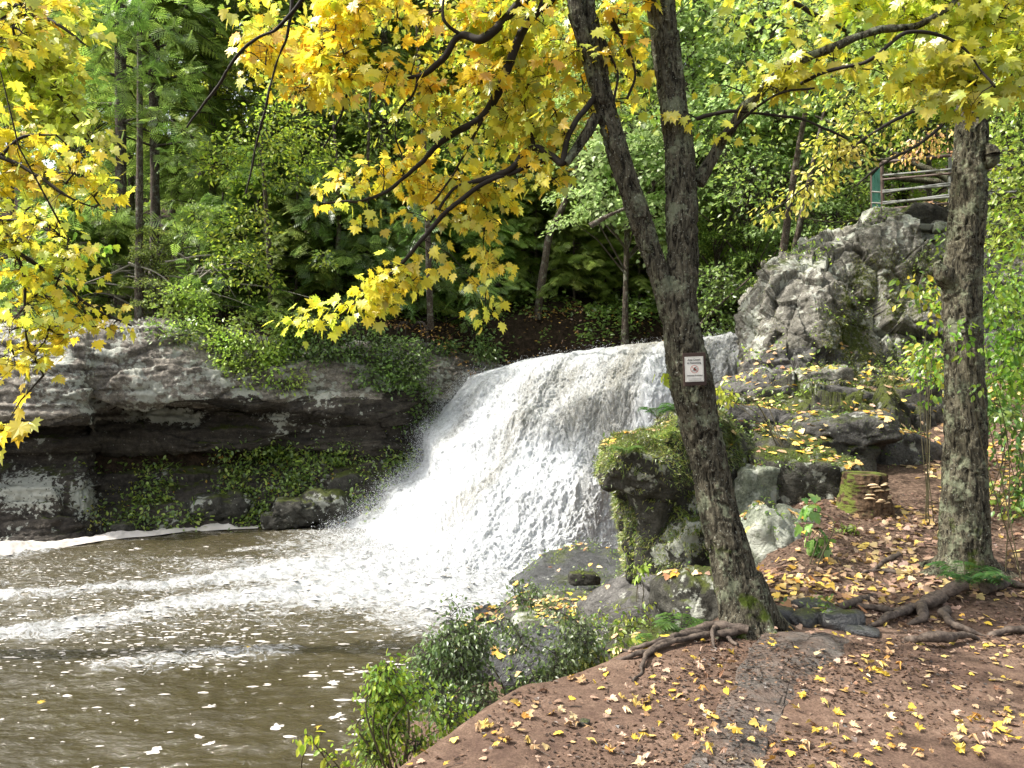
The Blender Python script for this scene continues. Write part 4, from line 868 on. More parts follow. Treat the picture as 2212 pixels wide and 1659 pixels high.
F.grow(cg([(870, 545), (940, 555), (960, 600), (900, 610), (850, 640), (800, 665), (760, 700), (700, 705), (690, 675), (740, 640), (800, 600)], 13, 5.15, 5.35), 0.088, YEL, MAPLE, 7)
F.grow(cg([(625, 690), (680, 680), (690, 700), (630, 715)], 26, 5.25, 5.35), 0.080, YEL, MAPLE, 6)
F.grow(np.array([P(1035, 620, 5.2), P(1050, 632, 5.2), P(1050, 680, 5.2), P(1042, 690, 5.2), P(1185, 380, 4.95), P(1160, 395, 5.0), P(1205, 395, 4.9), P(1120, 410, 5.0)]), 0.080, YEL, MAPLE, 7, maxd=.5)
F.grow(cg([(1100, 330), (1260, 300), (1300, 220), (1330, 240), (1240, 360), (1200, 400), (1120, 420)], 5, 4.8, 5.1, seed=6), 0.080, YEL + ORA, MAPLE, 6)
F.grow(cg([(1430, 240), (1560, 230), (1600, 290), (1560, 310), (1500, 262), (1440, 275)], 5, 4.9, 5.1), 0.080, YEL, MAPLE, 5)
F.grow(cg([(1290, 60), (1400, 60), (1440, 180), (1400, 250), (1320, 280), (1290, 180)], 5, 5.2, 5.6, clump=.7, thr=-.1, seed=8), 0.080, YEL, MAPLE, 6)
F.grow(cg([(1500, 170), (1600, 110), (1700, 90), (1850, 60), (1900, -20), (2230, -40), (2230, 60), (2060, 120), (1950, 170), (1800, 170), (1690, 200), (1620, 225), (1560, 200)], 8, 4.6, 5.3, clump=.8, thr=-.25, seed=9), 0.088, [(.62, .66, .07), (.72, .70, .07), (.46, .58, .06)] + YEL[:1], MAPLE, 7)
F.grow(cg([(1880, 130), (2060, 90), (2230, 60), (2230, 210), (2110, 235), (2030, 225), (1900, 190)], 11, 4.5, 5.0, clump=.8, thr=-.5, seed=10), 0.096, [(.62, .66, .07), (.78, .72, .06), (.46, .58, .06)], MAPLE, 7)
F.grow(cg([(1650, -40), (1900, -40), (1880, 30), (1700, 60)], 7, 4.8, 5.4, clump=.8, thr=-.2, seed=12), 0.088, YEL + LIM, MAPLE, 7)
# maple's unseen upper crown above the picture, added to shade the trail
cc = np.stack([g.uniform(-3.2, 4.5, 330), g.uniform(1.5, 9.5, 330), g.uniform(5.6, 8.8, 330)], -1)
F.grow(cc, .15, YEL + LIM, MAPLE_LO, 9, spread=.35, maxd=2.5)
F.build(T)
# exposed roots of the maple running left along the bank
def root_line(pts, rad, T=None, n=70, name='root', seed=0):
    p = []
    for (u, v, dz) in pts:
        Y = FPX * CAMZ / (v - CV); q = P(u, v, Y)
        for _ in range(6):
            z = float(G(np.array([q[0]]), np.array([q[1]]))[0]) + dz; Y = FPX * (CAMZ - z) / (v - CV); q = P(u, v, Y)
        p.append(q)
    q_ = resample(np.c_[np.array(p), np.broadcast_to(rad, (len(p),))], n); q_[:, :3] += np.stack([vnoise(q_[:, :3] * 9, seed), vnoise(q_[:, :3] * 9, seed + 2), vnoise(q_[:, :3] * 14, seed + 4) * .4], -1) * .022
    mb = MB(); tube(mb, q_[:, :3], q_[:, 3] * (.9 + .25 * vnoise(q_[:, :3] * 25, 5)) * .9, 14, None, .004, seed); return mb.build(name, M_ROOT, T, attrs=False)
root_line([(1615, 1362, .06), (1545, 1352, .06), (1500, 1362, .05), (1440, 1385, .04), (1400, 1405, .03), (1340, 1425, .0), (1300, 1440, -.03)], [.036, .032, .028, .024, .02, .015, .008], T, seed=1)
root_line([(1600, 1360, .05), (1500, 1376, .04), (1440, 1392, .035), (1400, 1412, .03), (1393, 1432, .02), (1362, 1470, .0)], [.024, .02, .018, .016, .015, .008], T, seed=2)
root_line([(1545, 1352, .04), (1544, 1375, .05), (1546, 1400, .0)], [.018, .014, .007], T, seed=3)
root_line([(1575, 1372, .03), (1580, 1378, .03), (1600, 1392, .02)], [.018, .015, .008], T, seed=4)
root_line([(1530, 1362, .04), (1430, 1380, .05), (1380, 1402, .03), (1350, 1405, .01)], [.018, .018, .013, .007], T, seed=6)

# ---- right hand tree
T2 = thing('oak_tree', (3.6, 6.05, .02), 'straight mossy based tree at the right beside the leaf covered path', 'tree')
m2 = [(2090, 1300, 6.05, 150), (2086, 1250, 6.05, 122), (2083, 1200, 6.05, 108), (2083, 1100, 6.07, 98), (2084, 1000, 6.1, 92), (2085, 900, 6.1, 84), (2084, 800, 6.12, 78), (2080, 700, 6.14, 80), (2077, 620, 6.15, 80), (2086, 500, 6.16, 74), (2094, 400, 6.17, 72), (2099, 250, 6.2, 64), (2102, 100, 6.2, 60), (2102, -40, 6.25, 58), (2105, -300, 6.3, 50)]
mb = MB(); tube(mb, LN(m2), [px(q[3], q[2]) * .90 - .004 for q in m2], 96, 760, .017, 21)
for a, L, r in ((190, .42, .09), (-110, .3, .07), (-30, .34, .1), (60, .3, .08), (150, .34, .1)):
    b = P(2088, 1290, 6.05); e = b + np.array([math.cos(R(a)), math.sin(R(a)), 0]) * L; e[2] = float(G(np.array([e[0]]), np.array([e[1]]))[0]) - .03
    tube(mb, [b + np.array([0, 0, .5]), b * .55 + e * .45 + np.array([0, 0, .15]), e], [.09, r, r * .4], 22, 30, .007, 8)
tube(mb, [P(2120, 330, 6.15), P(2136, 322, 6.1), P(2142, 345, 6.08), P(2128, 362, 6.12)], [.05, .05, .05, .03], 16, 20, .01, 4)
tube(mb, [P(2062, 620, 6.15), P(2036, 590, 6.1), P(2024, 566, 6.08)], [.08, .06, .025], 16, 20, .01, 5)
mb.build('trunk', M_BARK2, T2, attrs=False)
for i, (pts, r) in enumerate([([(2085, 1262, .14), (2015, 1288, .08), (1975, 1310, .05), (1920, 1335, .04), (1870, 1352, .01)], [.06, .042, .036, .026, .012]),
        ([(2050, 1284, .05), (1990, 1310, .05), (1990, 1335, .03), (1960, 1350, .0)], [.05, .04, .03, .012]),
        ([(2130, 1270, .06), (2200, 1262, .04), (2260, 1280, .03)], [.05, .03, .02]),
        ([(2000, 1315, .0), (1930, 1318, .03), (1870, 1310, .03), (1820, 1305, .0)], [.03, .025, .02, .01]),
        ([(1925, 1384, -.04), (2010, 1378, .06), (2060, 1374, .05), (2110, 1378, .01)], [.02, .035, .03, .01]),
        ([(2040, 1312, -.03), (2080, 1355, .03), (2120, 1372, .0)], [.03, .022, .01]),
        ([(2115, 1384, -.04), (2170, 1362, .03), (2215, 1358, .03), (2280, 1366, .02)], [.015, .025, .025, .02]),
        ([(1965, 1180, -.03), (1910, 1215, .03), (1880, 1240, .01)], [.015, .022, .01]),
        ([(1830, 1256, -.03), (1900, 1232, .03), (1960, 1240, .01)], [.012, .02, .01]),
        ([(1970, 1165, -.03), (1910, 1100, .02), (1935, 1080, .01)], [.012, .018, .01]),
        ([(1905, 1284, -.03), (1850, 1300, .03), (1790, 1318, .02), (1740, 1330, -.01)], [.02, .03, .025, .01])]):
    root_line(pts, r, T2, seed=20 + i)

# ---- yellow maple boughs hanging in from the left
T3 = thing('maple_bough', (-3.9, 4.3, 3.2), 'bough of large bright yellow maple leaves hanging in at the left edge', 'branch')
F = Foliage(23); g = F.g; DK = 1.25
limb(F, T3, [(-420, 260, 4.2, 40), (-200, 300, 4.1, 20), (0, 340, 4.0, 9), (90, 385, 4.0, 7), (160, 430, 4.0, 4), (230, 455, 4.05, 2)])
limb(F, T3, [(-420, 330, 4.2, 40), (-200, 400, 4.1, 24), (-40, 480, 3.9, 12), (30, 540, 3.85, 9), (120, 600, 3.9, 7), (200, 665, 3.95, 5), (285, 705, 4.0, 2)])
limb(F, T3, [(30, 540, 3.85, 6), (50, 590, 3.85, 5), (54, 680, 3.85, 4), (62, 750, 3.85, 3), (95, 815, 3.85, 2)])
limb(F, T3, [(0, 340, 4.0, 6), (40, 300, 4.0, 5), (120, 290, 4.0, 3)])
limb(F, T3, [(-40, 480, 3.9, 6), (60, 480, 3.85, 4), (150, 520, 3.85, 3)])
F.grow(cg([(-40, 215), (30, 250), (110, 290), (190, 330), (262, 400), (245, 425), (225, 460), (190, 450), (180, 420), (120, 430), (60, 420), (-40, 430)], 13, 3.75, 4.3, clump=.85, thr=-.6, seed=1), .062, YEL + ORA[1:2], MAPLE, 6)
F.grow(cg([(-40, 430), (60, 430), (150, 480), (200, 560), (160, 590), (190, 620), (100, 600), (-40, 560)], 11, 3.7, 4.1, clump=.85, thr=-.4, seed=2), .062, YEL + LIM[:1], MAPLE, 6)
F.grow(cg([(-40, 560), (80, 590), (180, 640), (240, 670), (295, 715), (250, 720), (160, 700), (150, 750), (90, 800), (20, 790), (-40, 780)], 10.5, 3.7, 4.1, clump=.85, thr=-.35, seed=3), .060, YEL + ORA[1:2], MAPLE, 6)
F.grow(cg([(-30, 910), (15, 920), (15, 940), (-30, 945)], 30, 3.8, 3.9), .11, YEL, MAPLE, 5)
F.grow(cg([(-40, -20), (60, -20), (98, 40), (60, 70), (0, 95), (-40, 100)], 14, 2.6, 2.9), .060, YEL + ORA[:1], MAPLE, 5)
F.build(T3)
T4 = thing('maple_tree', (-8.5, 9.5, -2.2), 'pale yellow green maple over the pool at upper left behind the big yellow bough', 'tree')
F = Foliage(29); g = F.g; DK = 1.0
mb = MB(); tube(mb, [(-9.6, 9.8, -2.2), (-9.3, 9.7, 2), (-8.8, 9.6, 6), (-8.4, 9.4, 9.5)], [.22, .18, .13, .07], 20, 90, .01, 3); mb.build('trunk', M_BARKF, T4, attrs=False); F.limb([(-9.3, 9.7, 2), (-8.8, 9.6, 6), (-8.4, 9.4, 9.5)])
limb(F, T4, [(-330, 200, 9.6, 16), (-100, 120, 9.3, 14), (0, 140, 9.2, 10), (120, 200, 9.0, 7), (215, 330, 9.0, 3)])
limb(F, T4, [(-330, 0, 9.6, 16), (0, 0, 9.3, 12), (120, 50, 9.2, 8), (190, 100, 9.0, 3)])
F.grow(cg([(-60, -40), (150, -40), (170, 20), (220, 105), (190, 95), (160, 140), (180, 150), (130, 175), (190, 230), (210, 270), (240, 330), (200, 330), (150, 300), (80, 270), (-60, 210)], 18, 8.4, 9.6, clump=.85, thr=-.3, seed=4), .125, [(.62, .66, .07), (.74, .70, .08), (.50, .58, .06)], MAPLE_LO, 12, spread=.3)
F.grow(cg([(100, 500), (170, 480), (250, 530), (180, 545), (200, 600), (250, 640), (210, 660), (120, 600)], 8, 9.6, 10.4), .11, GRN + LIM[:1], MAPLE_LO, 10, spread=.25)
F.build(T4)

# ---- sunlit beech spray at the right
T5 = thing('beech_tree', (7.9, 10.6, 1), 'lime yellow beech reaching left in front of the crag, trunk hidden by the right tree', 'tree')
F = Foliage(31); g = F.g
mb = MB(); tube(mb, [(8.6, 10.6, .8), (8.2, 10.4, 4), (7.6, 10, 7), (7, 10, 10)], [.2, .16, .12, .06], 20, 90, .008, 3); mb.build('trunk', M_BARKF, T5, attrs=False); F.limb([(8.2, 10.4, 4), (7.6, 10, 7)])
limb(F, T5, [(2350, 180, 10, 16), (2150, 200, 9.6, 11), (2000, 230, 9.2, 9), (1880, 290, 9.0, 6), (1780, 370, 8.9, 5), (1690, 440, 8.8, 3), (1640, 470, 8.8, 2)])
limb(F, T5, [(2100, 205, 9.5, 8), (2000, 300, 9.5, 6), (1900, 360, 9.4, 5), (1850, 400, 9.4, 3)])
pb = [(.70, .68, .10), (.58, .64, .08), (.80, .70, .14)]
F.grow(cg([(1640, 455), (1700, 410), (1760, 360), (1730, 330), (1740, 290), (1850, 260), (1900, 300), (1850, 370), (1790, 410), (1740, 450), (1680, 470), (1660, 480)], 22, 8.6, 9.2, clump=.8, thr=-.35, seed=5), .085, pb, OVAL, 12, spread=.22)
F.grow(cg([(1740, 190), (2030, 190), (2040, 260), (1960, 300), (1920, 280), (1780, 270)], 18, 9.0, 9.8, clump=.8, thr=-.2, seed=6), .085, pb + LIM, OVAL, 12, spread=.25)
F.grow(cg([(1905, 345), (1960, 310), (2050, 270), (2060, 330), (2000, 350), (1930, 352)], 26, 10.6, 11.4), .075, [(.72, .56, .12), (.80, .62, .16), (.78, .42, .22)], OVAL, 12, spread=.22)
F.build(T5)

# ---- shrubs crowding in around the right tree
def bush(name, label, cat, root, seed, masses, stems=6, group=None, srad=.005, leafm=None):
    T = thing(name, root, label, cat, group); F = Foliage(seed); global g; g = F.g; r = np.array(root, float)
    mb = MB(); allc = []
    for (poly, dens, Y0, Y1, size, pal, tm, nl, sp) in masses: allc.append((cg(poly, dens, Y0, Y1, clump=.75, thr=-.25, seed=seed), size, pal, tm, nl, sp))
    C0 = np.concatenate([a[0] for a in allc])
    for i in range(stems):
        e = C0[g.integers(len(C0))]; m = r * .5 + e * .5 + g.normal(0, .08, 3) + np.array([0, 0, .1])
        s = np.array([r + g.normal(0, .05, 3) * np.array([1, 1, 0]), m, e]); tube(mb, s, [srad, srad * .7, srad * .3], 6, 20); F.limb(s, 20)
    mb.build('stems', M_STEM, T, attrs=False)
    for c, size, pal, tm, nl, sp in allc: F.grow(c, size, pal, tm, nl, spread=sp, trad=.002, maxd=.7)
    F.build(T, leafm); return T
BG = [(.20, .40, .03), (.30, .50, .04), (.42, .56, .05), (.14, .30, .03)]
bush('shrub', 'bright green leafy shrub in front of the crag, left of the straight right tree', 'shrub', (4.1, 7.4, .2), 41,
     [([(1935, 620), (2040, 585), (2060, 640), (2050, 760), (2040, 860), (1990, 870), (1990, 800), (1930, 780), (1950, 700)], 18, 7.0, 8.2, .085, BG + [(.65, .55, .06)], OVAL, 10, .2),
      ([(1950, 520), (2060, 500), (2060, 540), (1980, 550)], 14, 9.0, 9.6, .08, BG, OVAL, 10, .2)])
bush('shrub', 'bright green shrub filling the right edge behind the straight right tree', 'shrub', (5.4, 8.2, .6), 42,
     [([(2110, 480), (2240, 420), (2240, 900), (2120, 900), (2130, 760), (2120, 600)], 30, 7.2, 9.2, .085, BG, OVAL, 12, .25)], 3)
bush('shrub', 'darker green shrub low at the right edge above the leafy slope', 'shrub', (5.0, 7.6, .3), 43,
     [([(2120, 880), (2240, 860), (2240, 1140), (2180, 1100), (2125, 1060)], 24, 6.9, 8.0, .075, [(.10, .26, .04), (.16, .32, .05), (.30, .42, .06)], OVAL, 12, .2)], 7)
bush('shrub', 'sprig of green leaves crossing in front of the right tree trunk', 'shrub', (3.9, 5.8, 0), 44,
     [([(2020, 700), (2120, 680), (2130, 860), (2060, 850), (2010, 760)], 9, 5.6, 5.9, .06, BG, OVAL, 6, .14)], 3)
bush('shrub', 'yellow leaved low growth on the bank at the right edge', 'shrub', (5.2, 7.6, .4), 45,
     [([(2130, 1060), (2240, 1040), (2240, 1180), (2150, 1150)], 16, 7.2, 7.8, .07, [(.55, .48, .05), (.40, .42, .05), (.25, .30, .05)], OVAL, 9, .18)], 5)

# ---- streamside bushes
BD = [(.08, .14, .04), (.12, .20, .05), (.18, .27, .07)]
bush('bush', 'dark small leaved streamside bush in the middle with bare arching stems', 'bush', (.05, 5.1, -.9), 51,
     [([(900, 1430), (960, 1370), (1080, 1330), (1180, 1310), (1270, 1350), (1290, 1440), (1240, 1490), (1130, 1520), (1060, 1570), (960, 1570), (880, 1500)], 52, 4.4, 5.4, .036, BD, OVAL, 16, .14),
      ([(940, 1400), (960, 1290), (1000, 1300), (1060, 1330), (1000, 1400)], 34, 4.9, 5.3, .034, BD, OVAL, 12, .12),
      ([(1080, 1330), (1105, 1270), (1135, 1240), (1160, 1270), (1200, 1330)], 34, 5.0, 5.2, .034, BD, OVAL, 10, .08)], 16, srad=.007)
bush('bush', 'yellow green goldenrod clump at the lower middle over the water edge', 'bush', (-.6, 3.9, -.55), 52,
     [([(800, 1480), (840, 1430), (870, 1470), (930, 1480), (990, 1500), (990, 1560), (930, 1600), (880, 1650), (780, 1665), (770, 1600), (810, 1560)], 70, 3.6, 4.3, .034, [(.22, .38, .04), (.34, .50, .05), (.50, .55, .05)], STRIP if False else OVAL, 12, .12)], 10, srad=.006)
bush('goldenrod', 'lone goldenrod sprig leaning over the water at bottom centre', 'plant', (-.85, 3.6, -.75), 53,
     [([(655, 1585), (700, 1590), (735, 1630), (760, 1665), (690, 1665), (700, 1640)], 22, 3.45, 3.7, .05, [(.30, .45, .04), (.55, .55, .05)], OVAL, 9, .06)], 4, srad=.005)
bush('bush', 'pale weeds between the roots and the dark streamside bush', 'bush', (.75, 4.9, -.4), 54,
     [([(1250, 1400), (1330, 1360), (1390, 1400), (1390, 1430), (1330, 1450), (1270, 1450), (1230, 1440)], 20, 4.7, 5.4, .045, [(.30, .40, .06), (.50, .52, .08), (.20, .30, .06)], OVAL, 10, .1)], 7, srad=.005)
bush('bush', 'small leafy weeds on the ledge below the tilted slab', 'bush', (1.3, 6.6, -.9), 55,
     [([(1290, 1310), (1380, 1300), (1440, 1290), (1480, 1320), (1470, 1370), (1380, 1360), (1300, 1340)], 14, 6.4, 7.0, .05, [(.22, .36, .05), (.42, .46, .06)], OVAL, 9, .12)], 7, srad=.005)
bush('weed', 'light green tuft at the corner of the mossy boulder', 'plant', (1.36, 8.1, -.85), 56,
     [([(1365, 1230), (1395, 1215), (1410, 1250), (1375, 1260)], 60, 7.8, 8.0, .06, [(.30, .45, .05), (.40, .5, .08)], OVAL, 8, .08)], 4, srad=.004)
bush('sapling', 'young maple sprig with big pale leaves between the stump and maple', 'plant', (2.55, 6.2, .1), 57,
     [([(1740, 1080), (1800, 1060), (1790, 1110), (1760, 1130), (1780, 1160), (1750, 1220), (1745, 1150)], 24, 6.2, 6.5, .10, [(.14, .32, .08), (.24, .42, .1), (.34, .48, .14)], MAPLE_LO, 5, .1)], 4, srad=.006)
bush('weed', 'small leafy plant growing at the foot of the stump', 'plant', (3.25, 7.2, .2), 58,
     [([(1815, 1110), (1870, 1100), (1900, 1130), (1850, 1160), (1815, 1150)], 40, 7.0, 7.2, .065, [(.34, .48, .06), (.2, .34, .05)], OVAL, 8, .1)], 5, srad=.004)
bush('bush', 'lime yellow seedlings beside the trunk above the ledge', 'bush', (2.6, 7.2, 1.0), 59,
     [([(1545, 830), (1590, 850), (1610, 920), (1590, 960), (1555, 900)], 22, 7.2, 7.8, .07, [(.55, .62, .06), (.42, .56, .05)], OVAL, 8, .14)], 5, srad=.005)
bush('leaf_sprig', 'small lime green sprig sticking out left of the maple trunk by the sign', 'branch', (1.3, 4.95, 1.62), 60,
     [([(1408, 808), (1450, 806), (1448, 822), (1412, 820)], 55, 4.9, 5.0, .07, [(.50, .62, .05)], MAPLE_LO, 2, .04)], 2, srad=.003)
# mossy grass hanging over the mossy boulder
def grass_cap(name, label, poly, Y0, Y1, n, size, pal, seed, tm=BLADE, down=.6, cat='grass', nl=30):
    gg = np.random.default_rng(seed); c = fill(gg, poly, n, Y0, Y1); pos = np.repeat(c, nl, 0) + gg.normal(0, .04, (n * nl, 3))
    k = len(pos); tip = nrm(gg.normal(0, .6, (k, 3)) + np.array([-.3, -.5, -down + .35])); mb = MB()
    scatter(mb, tm, pos, tip, nrm(gg.normal(0, .5, (k, 3)) + np.array([0, -.3, 1])), size * gg.uniform(.5, 1.2, k), pick(pal, k, .2, None, gg))
    tag(mb.build(name, M_LEAF, None, smooth=False), label, cat, kind='stuff')
MG = [(.16, .24, .04), (.24, .33, .05), (.32, .36, .08), (.08, .14, .03)]
def moss_coat(name, label, ids, n, size, pal, seed, lo=-.15):
    gg = np.random.default_rng(seed); c = np.concatenate([ROCKS[i][0] for i in ids]); nn = np.concatenate([ROCKS[i][1] for i in ids]); ar = np.linalg.norm(nn, axis=1); nn = nrm(nn)
    w_ = ar * sm(lo, .5, nn[:, 2]) * np.clip(.75 + vnoise(c * 2.5, seed) * .9, .03, 1); i = gg.choice(len(c), n, p=w_ / w_.sum()); mb = MB()
    tip = nrm(gg.normal(0, .6, (n, 3)) + nn[i] * .9 + np.array([-.15, -.3, -.45])); ps = c[i] + gg.normal(0, .012, (n, 3))
    hue = fbm(ps * 3, 3, 4)[:, None]; col = np.clip(pick(pal, n, .2, None, gg) * (1 + .8 * hue), .004, 1)
    scatter(mb, BLADE, ps, tip, nrm(gg.normal(0, .5, (n, 3)) + np.array([0, -.4, 1])), size * gg.uniform(.4, 1.3, n) * (1 + .8 * np.clip(vnoise(ps * 4, 6), 0, 1)), col)
    tag(mb.build(name, M_LEAF, None, smooth=False), label, 'grass', kind='stuff')
moss_coat('boulder_grass', 'shaggy moss and grass coating the top of the mossy boulder and its brow', (0, 1, 2), 64000, .042, MG + [(.30, .26, .08)], 1, -.25)
moss_coat('ledge_moss', 'short moss on the dark rocks behind the leaning maple', (4, 7, 8, 9, 10, 12), 26000, .02, [(.08, .13, .02), (.15, .20, .03), (.05, .08, .015)], 2, .2)
# ---- ferns
def fern(root, label, seed, size=.4, n=9, pal=None, group=None):
    gg = np.random.default_rng(seed); T = thing('fern', root, label, 'fern', group); mb = MB(); st = MB(); pal = pal or [(.05, .14, .03), (.09, .20, .04)]
    for i in range(n):
        a = i / n * 2 * np.pi + gg.normal(0, .3); L = size * gg.uniform(.7, 1.1); h = np.array([math.cos(a), math.sin(a), 0]); t = np.linspace(0, 1, 20)[:, None]
        p = np.array(root) + h * L * t * .85 + np.array([0, 0, 1]) * L * (1.5 * t - 1.25 * t * t); tube(st, p[::4], [.003, .0025, .002, .0015, .001], 4)
        side = nrm(np.cross(h, [0, 0, 1.0])); 
        for s in (-1, 1):
            q = p[2:]; k = len(q); tp = nrm(side * s + h * .35 + gg.normal(0, .08, (k, 3))); ln = L * .26 * np.sin(np.linspace(.5, 3.05, k)) + .008
            scatter(mb, (FROND[0] * np.array([.42, 1, 1]), FROND[1]), q, tp, np.array([0, 0, 1.0]) + gg.normal(0, .1, (k, 3)), ln, pick(pal, k, .1, None, gg))
    st.build('stalks', M_STEM, T, attrs=False); mb.build('fronds', M_LEAF, T, smooth=False)
def on_ground(u, v, dz=0):
    Y = 6.0
    for _ in range(12):
        q = P(u, v, Y); z = float(G(np.array([q[0]]), np.array([q[1]]))[0]); Y = .5 * Y + .5 * FPX * (CAMZ - z) / (v - CV)
    q = P(u, v, Y); q[2] = float(G(np.array([q[0]]), np.array([q[1]]))[0]) + dz; return q
fern(on_ground(2085, 1285, .05), 'dark green fern at the mossy base of the right tree', 1, .32, 10)
fern(on_ground(2130, 1275, .02), 'small fern right of the mossy tree base', 2, .24, 8)
fern(P(1470, 1350, 5.6) + np.array([0, 0, -.1]), 'large light fern left of the maple foot', 3, .34, 11, [(.10, .22, .04), (.17, .30, .06)])
fern(P(1405, 1375, 6.0) + np.array([0, 0, -.15]), 'light fern between rocks and exposed roots', 4, .26, 9, [(.10, .22, .04), (.17, .30, .06)])
fern(P(1420, 905, 8.0), 'fern on top of the mossy boulder', 5, .28, 10)
fern(P(1465, 900, 7.9), 'second fern on the mossy boulder, touching the maple trunk', 7, .3, 10)
fern(P(1350, 985, 7.8), 'fern hanging on the left brow of the mossy boulder', 8, .24, 9, [(.14, .24, .05)])
fern(P(1520, 940, 8.2), 'fern shaded on the boulder behind the maple trunk', 6, .35, 9, [(.06, .14, .03)])

# ---- stump with bracket fungi
sp = P(1868, 1128, 7.9); sp[2] = float(G(np.array([sp[0]]), np.array([sp[1]]))[0])
T = thing('tree_stump', sp, 'mossy rotten stump with shelf fungi beside the leafy path', 'stump')
mb = MB(); hgt = CAMZ + (CV - 1022) / FPX * 7.9 - sp[2]
p_ = tube(mb, [sp + (0, 0, -.1), sp + (0, 0, .08), sp + (0, 0, .25), sp + (.0, 0, hgt)], [.29, .26, .225, .21], 64, 120, .018, 9)
k = NT(mat('stump_bark')); gm = k.n('NewGeometry'); co = gm.outputs['Position']; sx = k.n('SeparateXYZ'); k.l(gm.outputs['Normal'], sx.inputs[0])
c_ = k.ramp(k.noise(k.vmul(co, (1, 1, .3)), 20, 5, .7), [(.35, (.02, .016, .012)), (.65, (.14, .09, .055))])
ms = k.ramp(k.math('ADD', k.math('MULTIPLY', sx.outputs[2], .3), k.math('ADD', k.math('MULTIPLY', sx.outputs[0], -.30), k.noise(co, 6, 3))), [(.70, 0), (.84, 1)])
c_ = k.mix(k.math('MULTIPLY', ms, .8), c_, (.09, .12, .02)); M_STUMP = k.out(k.bsdf(c_, .9, k.bump(k.noise(co, 30, 4), .8, .02), .1))
mb.build('trunk', M_STUMP, T, attrs=False)
M_FUNG = flat('bracket_fungus', (.55, .40, .24), .6)
gg = np.random.default_rng(3); dsk, df = ICO[3]
for i in range(16):
    a = -math.pi / 2 + gg.uniform(-.35, .75); h = gg.uniform(.1, hgt - .05); r = .235
    c = sp + np.array([math.cos(a) * r, math.sin(a) * r, h]); s = gg.uniform(.025, .055)
    mb = MB(); v = dsk * np.array([1.3, 1, .28]) * s; v[:, 2] -= .3 * v[:, 0] ** 2 / s * .5; mb.add(v @ rotm(math.degrees(a) + 90).T + c, df); mb.build('fungus', M_FUNG, T, attrs=False)

# ---- sign on the maple
SY = 4.70; sc_ = SY / FPX
sg = P(1500, 799, SY); T = thing('sign', sg, 'small white notice on a dark board fixed to the leaning maple trunk', 'sign'); T['_w'] = 1
yaw = R(-4); roll = R(-2.2); Rm = np.array(mathutils.Euler((0, roll, yaw)).to_matrix())
def sloc(u, v, d): return sg + Rm @ np.array([(u - 1500) * sc_, -d, (799 - v) * sc_])
def board(name, u0, v0, u1, v1, d0, d1, m, bev=.002):
    c = [sloc(u, v, d) for d in (d0, d1) for (u, v) in ((u0, v0), (u1, v0), (u1, v1), (u0, v1))]
    mb = MB(); mb.add(np.array(c), [(0, 1, 2, 3), (7, 6, 5, 4), (0, 4, 5, 1), (1, 5, 6, 2), (2, 6, 7, 3), (3, 7, 4, 0)])
    o = mb.build(name, m, T, smooth=False, attrs=False); b = o.modifiers.new('bevel', 'BEVEL'); b.width = bev; b.segments = 2; return o
M_BRD = flat('dark_board', (.035, .018, .013), .6); M_PAP = flat('white_plate', (.62, .61, .57), .5); M_INK = flat('black_ink', (.02, .02, .022), .6); M_RED = flat('red_ring', (.42, .05, .03), .5)
board('board', 1477, 762, 1525, 833, -.03, .0, M_BRD); PLT = board('plate', 1480, 770.5, 1519.5, 824.5, .001, .004, M_PAP, .0005)
def text(s, u, v, h, wmax=None, d=.0048):
    cu = bpy.data.curves.new('t', 'FONT'); cu.body = s; cu.align_x = 'CENTER'; cu.align_y = 'CENTER'; cu.size = h * sc_ * 1.35; cu.extrude = .0003; cu.offset = .0002
    o = bpy.data.objects.new('t', cu); C.objects.link(o); bpy.context.view_layer.update(); dg = bpy.context.evaluated_depsgraph_get(); me = bpy.data.meshes.new_from_object(o.evaluated_get(dg)); bpy.data.objects.remove(o)
    co = np.zeros(len(me.vertices) * 3, np.float32); me.vertices.foreach_get('co', co); co = co.reshape(-1, 3)
    if wmax: co[:, 0] *= wmax * sc_ / max(np.ptp(co[:, 0]), 1e-6)
    c = sloc(u, v, d); w_ = np.stack([co[:, 0], -co[:, 2], co[:, 1]], -1) @ Rm.T + c; me.vertices.foreach_set('co', w_.astype(np.float32).ravel()); me.materials.clear(); me.materials.append(M_INK); me.update()
    o = bpy.data.objects.new('lettering', me); C.objects.link(o); o.parent = PLT
text('Area Closed', 1499.5, 777.2, 4.6, 27); text('to Swimming', 1499.5, 783.8, 4.6, 30); text('Swimming Prohibited', 1500, 811, 3.0, 33)
def bar(u0, v0, u1, v1, wd, m=M_INK, d=.005, name='line'):
    a, b = np.array([u0, v0]), np.array([u1, v1]); n_ = np.array([-(b - a)[1], (b - a)[0]]); n_ = n_ / np.linalg.norm(n_) * wd / 2
    mb = MB(); mb.add(np.array([sloc(*(a + n_), d), sloc(*(b + n_), d), sloc(*(b - n_), d), sloc(*(a - n_), d)]), [(0, 1, 2, 3)]); return mb.build(name, m, PLT, smooth=False, attrs=False)
for (u0, v0, u1, v1) in ((1481.5, 772, 1518, 772), (1481.5, 823, 1518, 823), (1481.5, 772, 1481.5, 823), (1518, 772, 1518, 823)): bar(u0, v0, u1, v1, .35, d=.0046, name='border')
M_GRY = flat('grey_print', (.25, .25, .26), .6); bar(1486, 818, 1514, 818, .9, M_GRY); bar(1487, 820.8, 1513.5, 820.8, .9, M_GRY)
mb = MB(); a = np.linspace(0, 2 * np.pi, 49)[:-1]; cc = (1500, 797.5)
